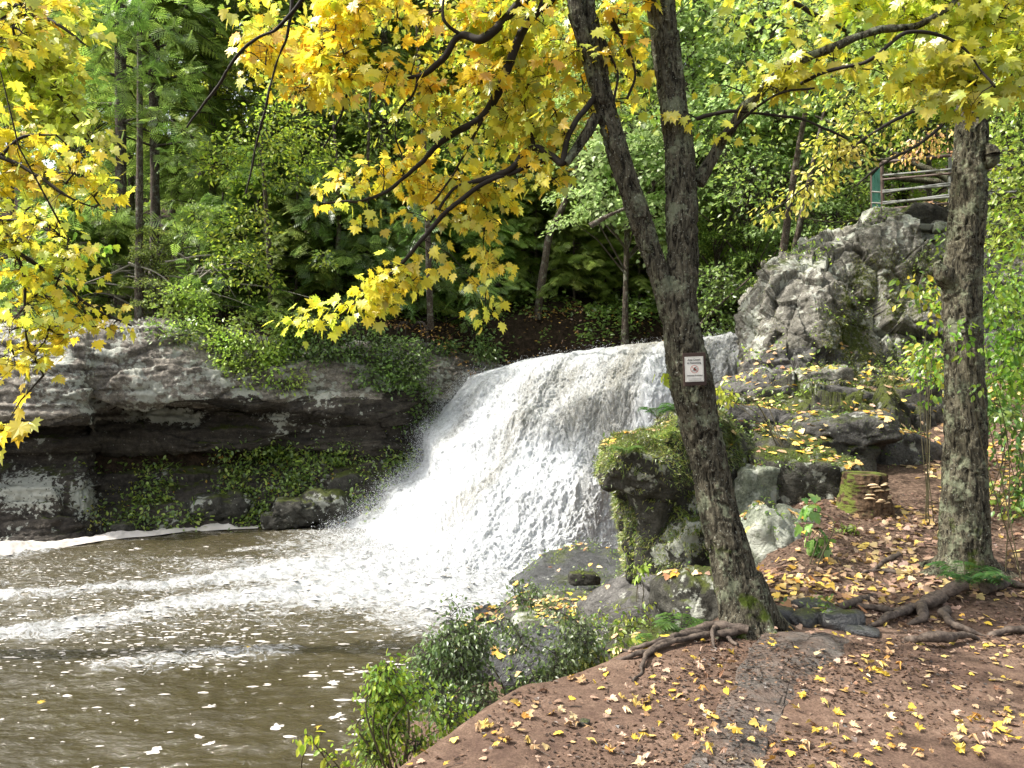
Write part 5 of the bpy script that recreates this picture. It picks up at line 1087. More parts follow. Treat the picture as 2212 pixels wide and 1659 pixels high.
ri = np.array([sloc(cc[0] + math.cos(q) * 7.6, cc[1] + math.sin(q) * 7.6, .005) for q in a]); ro = np.array([sloc(cc[0] + math.cos(q) * 8.5, cc[1] + math.sin(q) * 8.5, .005) for q in a])
mb.add(np.concatenate([ri, ro]), np.array([[i, (i + 1) % 48, 48 + (i + 1) % 48, 48 + i] for i in range(48)])); mb.build('ring', M_RED, PLT, smooth=False, attrs=False)
bar(1494.3, 791.8, 1505.7, 803.2, .9, M_RED, .0052, 'slash')
bar(1498, 799.5, 1501.5, 793.2, 2.0, name='swimmer'); bar(1500.8, 793.6, 1505, 793.0, 1.4, name='swimmer'); bar(1498.5, 799, 1503.5, 797.8, 2.2, name='swimmer'); bar(1502.6, 798.5, 1500.2, 794.2, 1.8, name='swimmer')
mb = MB(); hd = np.array([sloc(1505.3 + math.cos(q) * 1.3, 797.3 + math.sin(q) * 1.3, .0054) for q in a[::3]]); mb.add(hd, [tuple(range(16))]); mb.build('swimmer', M_INK, PLT, smooth=False, attrs=False)
bar(1494, 801.2, 1507, 801.2, 1.2, name='wave')

# ---- lookout railing and stone blocks on the crag
T = thing('railing', P(1907, 455, 16.6), 'old pipe railing with green mesh end panel on top of the crag', 'railing')
M_PIPE = flat('rusty_pipe', (.10, .065, .055), .6); M_GALV = flat('grey_pipe', (.20, .205, .195), .6); k = NT(mat('green_mesh'))
def pipe(name, pts, r, m): mb = MB(); tube(mb, [P(*q) for q in pts], r, 10, 12 if len(pts) > 2 else None); return mb.build(name, m, T, attrs=False)
pipe('post', [(1907, 457, 16.6), (1905, 352, 16.6)], .04, M_PIPE); pipe('post', [(1884, 458, 18.2), (1883, 375, 18.2)], .035, M_PIPE); pipe('post', [(2052, 440, 15.6), (2052, 337, 15.6)], .035, M_GALV)
pipe('top_rail', [(1905, 350, 16.5), (2060, 335, 15.4), (2200, 322, 14.6)], .035, M_PIPE); pipe('top_rail', [(1883, 376, 18.2), (1905, 352, 16.6)], .035, M_PIPE)
for v0, v1, m in ((379, 365, M_GALV), (388, 374, M_PIPE), (416, 395, M_GALV), (412, 400, M_GALV), (441, 420, M_GALV), (437, 425, M_GALV), (452, 438, M_PIPE)):
    pipe('rail', [(1907, v0, 16.55), (2060, v1, 15.5), (2200, v1 - 12, 14.6)], .024, m)
for v0, v1 in ((414, 415), (438, 439)): pipe('rail', [(1884, v0, 18.2), (1906, v1, 16.6)], .02, M_GALV)
M_MESH = k.out(k.bsdf((.015, .075, .055), .7)); mb = MB(); a0, a1, b0, b1 = P(1884, 458, 18.2), P(1906, 455, 16.6), P(1884, 379, 18.2), P(1905, 356, 16.6)
for t in np.linspace(0, 1, 34): tubes_fast(mb, [a0 * (1 - t) + a1 * t], [b0 * (1 - t) + b1 * t], .008, .008)
for t in np.linspace(0, 1, 26): tubes_fast(mb, [a0 * (1 - t) + b0 * t], [a1 * (1 - t) + b1 * t], .007, .007)
mb.build('mesh_panel', M_MESH, T, attrs=False)
B('stone_block', P(1914, 479, 16.6), (.66, .8, .48), M_CRAG, 'square lichen spotted stone block under the railing corner', 'stone block', seed=110, box=1.0, rough=.5)
B('stone_block', P(2000, 470, 16.1), (1.25, .8, .50), M_BOULD, 'long dark stone block under the railing beside the tree', 'stone block', seed=111, box=1.0, rough=.5)
B('stone_block', P(1990, 497, 15.7), (1.6, .6, .14), M_CRAG, 'thin moss edged slab below the railing blocks', 'stone block', seed=112, box=1.0, rough=.4)
B('stone_block', P(1874, 490, 17.2), (.35, .8, .75), M_PALE, 'leaning mossy stone at the left end of the railing wall', 'stone block', seed=113, ty=20)
B('stone_block', P(2034, 493, 15.0), (.32, .3, .18), M_PALE, 'small pale stone wedged between the wall and the tree', 'stone block', seed=114)
# ================================================================== FOREST BEHIND
def spray_tmpl():
    V, Fc = [], []
    def blade(a, b, w_):
        a, b = np.array(a, float), np.array(b, float); d = b - a; n = np.array([-d[1], d[0], 0]); n = n / np.linalg.norm(n) * w_; m = a * .5 + b * .5
        i = len(V); V.extend([a, m + n, b, m - n]); Fc.append([i, i + 1, i + 2]); Fc.append([i, i + 2, i + 3])
    blade((0, 0, 0), (0, 1, -.18), .03)
    for y in (.12, .26, .40, .54, .68, .82):
        L = .42 * (1 - y) + .12
        for s in (-1, 1): blade((0, y, -.18 * y * y), (s * L, y + L * .62, -.18 * y * y - .10), .042)
    return np.array(V), np.array(Fc)
SPRAY = spray_tmpl()
HEMP = [(.22, .34, .07), (.29, .41, .08), (.38, .50, .10), (.14, .22, .05)]
def proto_hemlock(Hh, seed, base=.15, rmax=3.4, nb=80, pal=HEMP, tr=.26, k=26):
    gg = np.random.default_rng(seed); tk, fo = MB(), MB()
    tube(tk, [(0, 0, -1), (0, 0, 0), (.05, 0, Hh * .5), (0, .05, Hh)], [tr * 1.35, tr, tr * .6, .03], 22, 160, .012, seed)
    z = Hh * (base + (1 - base) * gg.random(nb) ** .85); a = gg.random(nb) * 2 * np.pi; L = rmax * (1 - z / Hh) ** .6 * gg.uniform(.6, 1.1, nb) + .4
    h = np.stack([np.cos(a), np.sin(a), 0 * a], -1); s0 = np.stack([0 * z, 0 * z, z], -1)
    mid = s0 + h * (L * .5)[:, None] + np.array([0, 0, .02]); end = s0 + h * L[:, None]; end[:, 2] -= L * .32
    tubes_fast(tk, s0, end, .035 * L / 3 + .006, .004, 4, mid)
    t = gg.random((nb, k)) ** .75 * .85 + .15; q = t[..., None]
    p = (1 - q) ** 2 * s0[:, None] + 2 * q * (1 - q) * (2 * mid - .5 * s0 - .5 * end)[:, None] + q * q * end[:, None]
    p = p + gg.normal(0, .07, p.shape); side = np.where(gg.random((nb, k)) < .5, -1, 1)[..., None] * np.stack([-h[:, 1], h[:, 0], 0 * a], -1)[:, None]
    tip = h[:, None] * gg.uniform(.3, 1.1, (nb, k, 1)) + side * gg.uniform(.1, 1.0, (nb, k, 1)) + np.array([0, 0, -.35])
    sz = (.42 + .42 * gg.random((nb, k))) * (1.15 - .4 * t) * min(1, rmax / 2.4 + .15); n = nb * k
    scatter(fo, SPRAY, p.reshape(-1, 3), tip.reshape(-1, 3), nrm(gg.normal(0, .25, (n, 3)) + np.array([0, 0, 1])), sz.ravel(), pick(pal, n, .2, None, gg))
    return tk, fo
def proto_leafy(Hh, seed, pal, cb=.35, rc=3.2, npad=95, nleaf=230, ls=.15, tr=.16, padr=.95):
    gg = np.random.default_rng(seed); tk, fo = MB(), MB()
    top = np.array([gg.normal(0, .4), gg.normal(0, .4), Hh * .95]); mid = np.array([gg.normal(0, .2), gg.normal(0, .2), Hh * .5])
    ax = tube(tk, [(0, 0, -1), (0, 0, 0), mid, top], [tr * 1.4, tr, tr * .65, .02], 18, 120, .008, seed)
    zz = Hh * (cb + (1 - cb) * gg.random(npad)); rel = (zz / Hh - cb) / (1 - cb); rr = rc * np.sqrt(np.clip(1.05 - (rel * 1.15 - .35) ** 2 * 1.6, .05, 1)) * gg.random(npad) ** .45
    a = gg.random(npad) * 2 * np.pi; c = np.stack([np.cos(a) * rr, np.sin(a) * rr, zz], -1)
    i = np.clip(((zz - rr * .7 + 1) / (Hh + 1) * 119).astype(int), 10, 118); s0 = ax[i]; m = (s0 + c) / 2 + np.array([0, 0, .25]); tubes_fast(tk, s0, c, .045, .008, 4, m)
    n = npad * nleaf; pr = padr * gg.uniform(.6, 1.15, (npad, 1)); b = gg.random((npad, nleaf)) * 2 * np.pi; r = np.sqrt(gg.random((npad, nleaf))) * pr
    o = np.stack([np.cos(b) * r, np.sin(b) * r, gg.normal(0, .10, (npad, nleaf)) - .25 * r * r], -1); hd = np.stack([np.cos(a), np.sin(a)], -1)
    o[..., 2] -= .28 * (o[..., 0] * hd[:, None, 0] + o[..., 1] * hd[:, None, 1]); p = c[:, None] + o
    tip = nrm(o * np.array([1, 1, .3]) + hd[:, None].repeat(nleaf, 1)[..., [0, 1, 1]] * np.array([.5, .5, 0]) + gg.normal(0, .4, o.shape) + np.array([0, 0, -.35]))
    col = pick(pal, n, .15, None, gg) * np.repeat(gg.uniform(.8, 1.2, (npad, 1)), nleaf, 0)
    scatter(fo, DIAM, p.reshape(-1, 3), tip.reshape(-1, 3), nrm(gg.normal(0, .45, (n, 3)) + np.array([0, 0, 1])), ls * gg.uniform(.6, 1.2, n), np.clip(col, 0, 1))
    return tk, fo
PL = {'lime': [(.50, .64, .07), (.64, .70, .08), (.38, .54, .06)], 'green': [(.28, .42, .08), (.36, .50, .09), (.46, .58, .10)], 'deep': [(.14, .24, .05), (.20, .31, .06), (.09, .16, .035)],
      'gold': [(.70, .60, .05), (.80, .56, .04), (.55, .60, .06)], 'pale': [(.40, .56, .22), (.52, .66, .28), (.36, .52, .16)]}
PROTO = {}
def make_proto(key, tk, fo):
    PROTO[key] = [tk.build('trunk', M_BARKF, None, attrs=False), fo.build('foliage', M_FAR if key[0] != 'H' else M_NEEDLE, None, smooth=False), False]
make_proto('H1', *proto_hemlock(19, 1, .24, 3.8, 105)); make_proto('H2', *proto_hemlock(17, 2, .12, 3.4, 105)); make_proto('h', *proto_hemlock(5.5, 3, .06, 1.9, 60, tr=.06, k=22))
make_proto('lime', *proto_leafy(15, 11, PL['lime'])); make_proto('gold', *proto_leafy(14, 12, PL['gold'] + PL['lime'])); make_proto('green', *proto_leafy(16, 13, PL['green'])); make_proto('deep', *proto_leafy(15, 14, PL['deep'], .28))
make_proto('pale', *proto_leafy(14, 15, PL['pale'] + PL['green'][:1], .3)); make_proto('g', *proto_leafy(6, 16, PL['green'] + PL['deep'], .15, 1.9, 50, 200, .11, .05, .7)); make_proto('l', *proto_leafy(6, 17, PL['lime'], .2, 1.8, 45, 200, .11, .05, .7))
make_proto('bare', *proto_leafy(17, 18, PL['deep'], .6, 2.6, 40, 200))
def tree(key, x, y, z, s, rot, name, label, group=None, tilt=0):
    r = bpy.data.objects.new(name, None); C.objects.link(r); r.location = (x, y, z); r.rotation_euler = (tilt, 0, rot); r.scale = (s, s, s); tag(r, label, 'tree', group)
    for i in (0, 1):
        src = PROTO[key][i]; o = src if not PROTO[key][2] else src.copy()
        if PROTO[key][2]: C.objects.link(o)
        o.parent = r
    PROTO[key][2] = True
NAMES = {'H1': 'hemlock_tree', 'H2': 'hemlock_tree', 'h': 'young_hemlock', 'lime': 'maple_tree', 'gold': 'maple_tree', 'green': 'maple_tree', 'deep': 'beech_tree', 'pale': 'maple_tree', 'g': 'sapling', 'l': 'sapling', 'bare': 'forest_tree'}
g = np.random.default_rng(77)
LIST = [('H1', 262, 24, 1.25, 'massive hemlock with dark trunk above the left cliff, left of the twin pair'), ('H1', 336, 25.5, 1.15, 'massive hemlock with dark trunk above the left cliff, right of the twin pair'),
 ('lime', 150, 33, 1.1, 'light green tree left of the twin hemlock trunks'), ('H2', 460, 28, .9, 'hemlock just right of the twin hemlock trunks'),
 ('green', 30, 30, 1.0, 'green tree behind the yellow bough at far left'), ('deep', 560, 33, 1.1, 'deep green tree far behind the lime beech'), ('H2', 650, 26.5, .8, 'shadowy hemlock behind the lime beech sprays'),
 ('lime', 600, 30, 1.0, 'lime green tree between hemlocks left of centre'), ('lime', 760, 33, 1.15, 'tall lime tree behind the orange maple leaves'), ('gold', 900, 29, 1.05, 'golden tree behind the middle maple branches'),
 ('H2', 830, 25.5, .85, 'dark hemlock behind the lowest yellow maple bough'), ('lime', 1040, 31, 1.1, 'lime tree left of the forked maple stem'), ('gold', 1180, 27, .95, 'gold and lime tree just behind the leaning maple stem'),
 ('bare', 1215, 30, 1.0, 'slender dark trunk behind the falls, first left of the fork'), ('bare', 1245, 32, 1.0, 'slender dark trunk behind the falls beside its near twin'), ('bare', 1300, 35, 1.1, 'thin shaded trunk seen through the fork of the maple'),
 ('bare', 1364, 28, 1.15, 'thick shaded trunk seen just left of the main maple trunk'), ('H2', 960, 34, 1.0, 'hemlock deep in the shade left of the falls'), ('H2', 1110, 36, 1.0, 'hemlock deep in the shade above the falls crest'),
 ('pale', 1350, 22.5, .85, 'pale green maple glowing between the forked stems'), ('green', 1500, 24, 1.0, 'green maple behind the main trunk'), ('pale', 1620, 22, .9, 'pale green maple right of the main trunk'),
 ('green', 1740, 25, 1.0, 'green tree above the left shoulder of the crag'), ('deep', 1600, 29, 1.0, 'deep green tree in the shade left of the crag'), ('deep', 1800, 31, 1.0, 'deep green tree behind the railing lookout'),
 ('lime', 1900, 27, .95, 'lime tree behind the railing'), ('green', 2010, 22, .8, 'green tree between the railing and right trunk'), ('gold', 2120, 24, 1.0, 'yellowing tree behind the right trunk'), ('lime', 2230, 19, .9, 'lime tree at the right picture edge'),
 ('green', 2330, 16, .8, 'green tree just outside the right edge with branches in view'), ('deep', 1450, 33, 1.0, 'dark tree behind the sign trunk'), ('bare', 860, 27, 1.0, 'brown trunk standing behind the yellow boughs above the dark ravine'),
 ('h', 640, 22.6, .8, 'young hemlock on the cliff rim left of the ravine'), ('h', 760, 23.2, .9, 'young hemlock on the cliff rim at the ravine'), ('h', 900, 23.5, .8, 'young hemlock just left of the falls crest'), ('h', 1010, 25, 1.0, 'young hemlock above the left end of the falls crest'),
 ('h', 1130, 26.5, 1.1, 'young hemlock above the middle of the falls crest'), ('h', 1190, 29, 1.2, 'young hemlock in the shade behind the crest'), ('h', 560, 23, 1.0, 'young hemlock left on the cliff top slope'), ('h', 480, 22.5, .7, 'small hemlock near the tangle of dead branches'),
 ('g', 1560, 22.5, .75, 'low green sapling at the right end of the crest'), ('g', 1630, 21.5, .7, 'green sapling against the left flank of the crag'), ('g', 1500, 27, .9, 'green sapling in the shade behind the sign trunk'), ('g', 700, 24.5, .8, 'green sapling on the dark slope'),
 ('g', 430, 21.6, .6, 'green sapling on the rim below the dead branches'), ('g', 330, 20.8, .5, 'green sapling on the rim of the left cliff'), ('l', 1420, 38, 1.0, 'sunlit sapling glimpsed far through the trunks'), ('l', 1290, 40, 1.1, 'sunlit sapling far behind the dark trunks'),
 ('g', 1690, 26, 1.0, 'green sapling behind the crag shoulder'), ('g', 1840, 23, 1.0, 'green sapling left of the railing'), ('l', 1960, 26, 1.2, 'yellow green sapling seen through the rails'), ('h', 250, 21.5, .6, 'young hemlock at the foot of the big left hemlock'),
 ('h', 120, 21, .8, 'young hemlock behind the left bough above the cliff'), ('h', 1080, 24.5, 0.8, 'shaded young hemlock left of the crest, front'),
 ('h', 1160, 25, 0.9, 'shaded young hemlock above the middle of the crest, front'),
 ('h', 1240, 24.3, 0.7, 'shaded young hemlock right of the middle of the crest'),
 ('h', 1310, 25.5, 0.9, 'shaded young hemlock just right of the crest middle, behind'),
 ('h', 1380, 24.6, 0.8, 'shaded young hemlock left of the main maple trunk'),
 ('h', 1440, 26, 1.0, 'shaded young hemlock directly behind the main maple trunk'),
 ('h', 930, 25, 0.9, 'shaded young hemlock at the dark ravine head'),
 ('h', 1010, 28, 1.2, 'shaded young hemlock deep behind the left end of the crest'),
 ('h', 1270, 29, 1.2, 'shaded young hemlock deep behind the middle of the crest'),
 ('h', 1400, 30, 1.3, 'shaded young hemlock deep behind the maple fork'),
 ('h', 700, 27, 1.2, 'shaded young hemlock on the slope under the lime beech'),
 ('h', 860, 29, 1.3, 'shaded young hemlock deep in the ravine under the yellow boughs'),
 ('bare', 1070, 28, 0.8, 'thin dark trunk in the shade above the left crest'), ('bare', 1160, 31, 0.9, 'thin dark trunk in the shade above the crest middle'), ('bare', 1330, 26, 0.7, 'thin dark trunk just behind the crest in the fork gap'), ('bare', 980, 30, 0.9, 'thin dark trunk behind the lowest yellow leaves'), ('bare', 700, 29, 0.9, 'thin dark trunk behind the lime beech on the slope'), ('bare', 1400, 33, 1.0, 'thin dark trunk far behind the fork'), ('bare', 1540, 27, 0.9, 'thin dark trunk between the sign trunk and the crag')]

for key, u, Y, s, lab in LIST:
    x = (u - CU) / FPX * Y; tree(key, x, Y, float(H(np.array([x]), np.array([Y]))[0]) - .1, s, g.random() * 6.28, NAMES[key], lab)
kinds = ['lime', 'green', 'deep', 'H2', 'gold', 'pale', 'green', 'H1', 'lime', 'H2']
row = 0
for Y0, n, s0 in ((37, 14, 1.2), (45, 15, 1.3), (55, 16, 1.45), (68, 18, 1.6)):
    for i in range(n):
        u = -150 + (i + .5 + g.normal(0, .25)) * 2600 / n; Y = Y0 + g.normal(0, 1.6); key = kinds[g.integers(10)]; x = (u - CU) / FPX * Y
        if u < 700: key = ('green', 'lime', 'H2', 'deep')[i % 4]
        if u < 500 and i % 2: continue
        if Y > 40 and (330 < u < 640 or 1420 < u < 1640 or 1700 < u < 1800): continue
        tree(key, x, Y, float(H(np.array([x]), np.array([Y]))[0]) - .2, s0 * g.uniform(.8, 1.05), g.random() * 6.28, NAMES[key], {'H1': 'dark tall hemlock', 'H2': 'dark hemlock', 'deep': 'deep green tree', 'green': 'green leafy tree', 'lime': 'lime green tree', 'gold': 'golden tree', 'pale': 'pale green tree'}[key] + ' among many in the distant wood ' + ('at left' if u < 600 else 'behind the falls' if u < 1300 else 'behind the main trunk' if u < 1700 else 'behind the crag at right'), 'distant forest trees')
# far undergrowth under the wood
def carpet(name, label, n, xr, yr, zf, size, pal, hgt, tm=DIAM, seed=1, mask=None, m=None):
    gg = np.random.default_rng(seed); x = gg.uniform(*xr, n); y = gg.uniform(*yr, n); 
    k = vnoise(np.stack([x, y, 0 * x], -1) * .6, seed) + .4 * vnoise(np.stack([x, y, 0 * x], -1) * 2, seed) > -.05 + .3 * gg.random(n)
    if mask is not None: k &= mask(x, y)
    x, y = x[k], y[k]; n = len(x); z = zf(x, y) + hgt * gg.random(n) ** 1.5 * (.5 + .5 * vnoise(np.stack([x, y, 0 * x], -1) * .8, 4)); mb = MB()
    scatter(mb, tm, np.stack([x, y, z], -1), nrm(gg.normal(0, 1, (n, 3)) * np.array([1, 1, .4])), nrm(gg.normal(0, .5, (n, 3)) + np.array([0, 0, 1])), size * gg.uniform(.6, 1.2, n), pick(pal, n, .2, None, gg))
    tag(mb.build(name, m or M_LEAF, None, smooth=False), label, 'ground cover', kind='stuff')
carpet('undergrowth', 'low green undergrowth on the wooded hillside', 90000, (-26, 26), (20.5, 44), H, .16, PL['deep'] + PL['green'][:1], .9, seed=3, mask=lambda x, y: ~((x > -3.0) & (x < 8) & (y < 23)))
carpet('far_undergrowth', 'hazy green undergrowth far up the wooded hillside', 70000, (-60, 65), (44, 108), H, .5, PL['deep'] + PL['green'] + PL['lime'][:1], 2.6, seed=8)
carpet('slope_ferns', 'dark ferny growth on the shaded slope right behind the crest', 60000, (-8, 11), (22.4, 33), H, .15, PL['deep'], .55, seed=18, tm=OVAL)
carpet('leaf_carpet', 'brown and yellow fallen leaves on the dark forest floor', 26000, (-18, 16), (20, 34), lambda x, y: H(x, y) + .02, .11, [(.25, .13, .05), (.5, .32, .06), (.14, .08, .05)], .01, seed=5, m=M_LITTER)

# traced leafy masses at middle distance
DK = 1.0
def mass_tree(name, label, root, top, seed, masses, rad=.1, stems=4, cat='tree'):
    T = thing(name, root, label, cat); F = Foliage(seed); global g; g = F.g; mb = MB(); r, t = np.array(root, float), np.array(top, float)
    tr = resample(np.array([r, r * .5 + t * .5 + g.normal(0, .1, 3), t]), 60); tube(mb, tr, np.linspace(rad, rad * .3, 60), 14, None, .006, seed); mb.build('trunk', M_BARKF, T, attrs=False); F.limb(tr, 60)
    for (poly, dens, Y0, Y1, size, pal, tm, nl, sp) in masses: F.grow(cg(poly, dens, Y0, Y1, clump=.8, thr=-.3, seed=seed), size, pal, tm, nl, spread=sp, trad=.005, maxd=2.2, down=.25)
    F.build(T, M_LEAF); return T
LB = [(.40, .54, .05), (.54, .62, .06), (.28, .44, .04)]
def hz(u, Y): x = (u - CU) / FPX * Y; return (x, Y, float(H(np.array([x]), np.array([Y]))[0]))
mass_tree('beech_tree', 'lime beech with layered sprays above the cliff left of centre', hz(590, 21.6), P(560, 250, 20.5), 71,
 [([(395, 330), (480, 280), (560, 200), (700, 230), (760, 330), (700, 400), (560, 420), (440, 390)], 26, 18.5, 21, .14, LB, OVAL, 14, .45),
  ([(420, 470), (520, 440), (600, 450), (620, 520), (560, 600), (500, 640), (450, 560)], 26, 18.5, 20, .13, LB, OVAL, 14, .4),
  ([(480, 600), (530, 620), (560, 590), (610, 600), (600, 640), (520, 660)], 20, 19, 20, .12, LB, OVAL, 12, .3), ([(660, 550), (730, 530), (740, 580), (700, 600)], 22, 19, 20, .12, LB, OVAL, 12, .3)])
mass_tree('maple_tree', 'lime yellow maple crown lit through behind the orange maple leaves at the top', hz(930, 22), P(900, 40, 17), 77,
 [([(520, -40), (1250, -40), (1260, 180), (1180, 330), (1000, 330), (850, 230), (700, 230), (560, 170)], 15, 14, 18, .13, PL['lime'] + PL['gold'], MAPLE_LO, 13, .5)])
mass_tree('maple_tree', 'yellow green maple crown behind the right hand limb at the top', (6.2, 17.5, 3.4), P(1780, 30, 15), 78,
 [([(1300, -40), (1420, -40), (1440, 200), (1350, 300), (1260, 200)], 15, 14, 17, .13, PL['lime'] + PL['pale'], MAPLE_LO, 12, .5),
  ([(1480, -40), (2100, -40), (2060, 160), (1900, 240), (1700, 260), (1560, 160)], 13, 13, 17, .12, PL['lime'] + PL['pale'] + PL['green'], MAPLE_LO, 13, .5)])
HS = [(.24, .38, .07), (.34, .48, .09), (.18, .30, .06)]
mass_tree('hemlock_tree', 'feathery sunlit hemlock sprays hanging in front of the twin big trunks', hz(300, 20.6), P(300, -120, 20.4), 79,
 [([(110, -20), (420, -20), (440, 120), (400, 250), (330, 250), (300, 330), (200, 300), (130, 200)], 5.5, 18.6, 20.6, .46, HS, SPRAY, 10, .42), ([(350, 250), (440, 300), (420, 400), (360, 380)], 8, 18.6, 20.6, .45, HS, SPRAY, 9, .42), ([(130, 330), (230, 340), (240, 460), (150, 480)], 8, 19, 20.6, .45, HS, SPRAY, 9, .42),
  ([(360, 470), (430, 440), (470, 540), (440, 640), (380, 600)], 7, 19, 20.6, .45, HS, SPRAY, 9, .4)], .12)
mass_tree('hemlock_tree', 'feathery hemlock sprays on the shaded slope right of the lime beech', hz(720, 22.6), P(720, 250, 22), 90,
 [([(640, 420), (760, 400), (900, 470), (1080, 600), (1080, 690), (900, 680), (740, 640), (650, 560)], 8, 21, 22.6, .50, [(.12, .22, .05), (.18, .28, .06)], SPRAY, 9, .5)], .10)
mass_tree('elm_tree', 'leafy green tree lit from the side above the dark ravine', hz(800, 24), P(800, 200, 22), 72,
 [([(560, 200), (800, 150), (1000, 230), (1100, 400), (1000, 480), (800, 420), (640, 330)], 12, 21, 24, .16, LB + PL['green'], OVAL, 16, .6)])
mass_tree('cherry_tree', 'pale green leafy tree filling the gap inside the maple fork', hz(1420, 25), P(1420, 200, 22), 73,
 [([(1262, 330), (1330, 270), (1400, 300), (1420, 480), (1430, 560), (1390, 540), (1350, 490), (1290, 490), (1250, 400)], 30, 19, 22, .17, PL['pale'], MAPLE_LO, 12, .5),
  ([(1490, 60), (1700, 60), (1760, 200), (1720, 330), (1600, 440), (1510, 470), (1490, 300)], 20, 19, 22.5, .16, PL['pale'] + PL['green'], MAPLE_LO, 12, .55)])
mass_tree('birch_tree', 'mid green tree spreading above the crag left of the railing', (7.2, 19.5, 4.2), P(1800, 150, 18), 74,
 [([(1560, 330), (1700, 300), (1880, 320), (1900, 450), (1860, 500), (1700, 500), (1580, 500)], 15, 17, 20, .14, PL['green'] + PL['deep'], OVAL, 14, .5),
  ([(1740, 0), (2100, 0), (2100, 260), (1900, 330), (1760, 280)], 12, 15, 19, .14, PL['green'] + LB, OVAL, 14, .5)])
mass_tree('beech_tree', 'green tree clothing the slope at the right edge behind the shrubs', (10, 13, 2.5), P(2260, 0, 12.5), 75,
 [([(2120, 200), (2240, 180), (2240, 560), (2130, 560)], 28, 10.5, 13, .11, LB + PL['green'], OVAL, 14, .4), ([(2110, -20), (2240, -20), (2240, 220), (2120, 220)], 12, 11, 13, .11, LB + PL['gold'], OVAL, 14, .4)])
mass_tree('hornbeam', 'dark green bush hanging over the right end of the falls crest', (3.9, 18.6, 2.0), P(1620, 600, 18.2), 76,
 [([(1505, 590), (1560, 560), (1660, 590), (1620, 660), (1590, 730), (1520, 735), (1500, 680)], 30, 17.5, 19.5, .13, PL['deep'] + PL['green'][:1], OVAL, 14, .4)], .05, cat='shrub')
for i, (poly, root, lab, pal) in enumerate([
   ([(310, 640), (370, 610), (440, 640), (450, 700), (420, 740), (380, 700)], (380, 19.6), 'bright shrub on the rim of the left cliff under the dead branches', PL['green'] + LB[:1]),
   ([(450, 690), (540, 670), (640, 680), (660, 740), (600, 790), (520, 780), (450, 760)], (560, 19.9), 'green shrub spilling over the cliff lip left of centre', PL['green']),
   ([(430, 780), (500, 770), (540, 800), (480, 840), (440, 830)], (480, 19.0), 'green shrub hanging on the cliff face below the rim', PL['green']),
   ([(660, 740), (760, 760), (850, 800), (820, 860), (760, 850), (680, 850), (670, 800)], (760, 20.4), 'dark evergreen shrub hanging over the cliff beside the ravine', PL['deep'] + PL['green'][:1]),
   ([(850, 760), (950, 740), (1060, 720), (1080, 770), (980, 810), (930, 850), (870, 830)], (960, 22.3), 'dark shrub at the left end of the falls crest', PL['deep']),
   ([(600, 700), (700, 690), (860, 720), (930, 760), (900, 830), (800, 850), (700, 800), (620, 780)], (740, 20.0), 'dark leafy shrub draping the cliff rim between the bright shrub and the falls', PL['deep']),
   ([(430, 700), (480, 690), (640, 770), (660, 830), (560, 850), (470, 840), (430, 780)], (540, 19.2), 'bright green shrub spilling far down the cliff face left of centre', PL['green'] + LB[:1]),
   ([(300, 690), (400, 700), (430, 740), (330, 740)], (360, 19.2), 'low green shrub fringing the top of the left cliff', PL['green'] + PL['deep']),
   ([(860, 830), (930, 820), (940, 900), (880, 960), (840, 900)], (890, 20.6), 'dark creeper on the cliff touching the left edge of the falls', PL['deep']),
   ([(180, 700), (240, 720), (300, 730), (250, 760), (180, 750)], (230, 19), 'small green shrub on the cliff top at left', PL['green']),
   ([(640, 600), (800, 590), (900, 640), (880, 720), (760, 720), (650, 690)], (780, 23.5), 'shaded shrub on the dark slope above the ravine', PL['deep']),
   ([(1060, 600), (1200, 580), (1240, 650), (1180, 720), (1080, 720)], (1150, 26.5), 'shaded shrub above the crest behind the yellow leaves', PL['deep'])]):
    u, Y = root; x, y, z = hz(u, Y + .6); T = thing('shrub', (x, y, z), lab, 'shrub'); F = Foliage(80 + i); g = F.g; mb = MB(); cs = cg(poly, 75, Y - .9, Y + .5, clump=.8, thr=-.35, seed=i)
    for q in cs[::max(1, len(cs) // 6)]: l = np.array([(x, y, z), ((x + q[0]) / 2, (y + q[1]) / 2, max(z, q[2]) + .15), q]); tube(mb, l, [.02, .015, .006], 5, 14); F.limb(l, 14)
    mb.build('stems', M_TWIG, T, attrs=False); F.grow(cs, .12, pal, OVAL, 15, spread=.33, trad=.004, down=.2); F.build(T, M_LEAF)
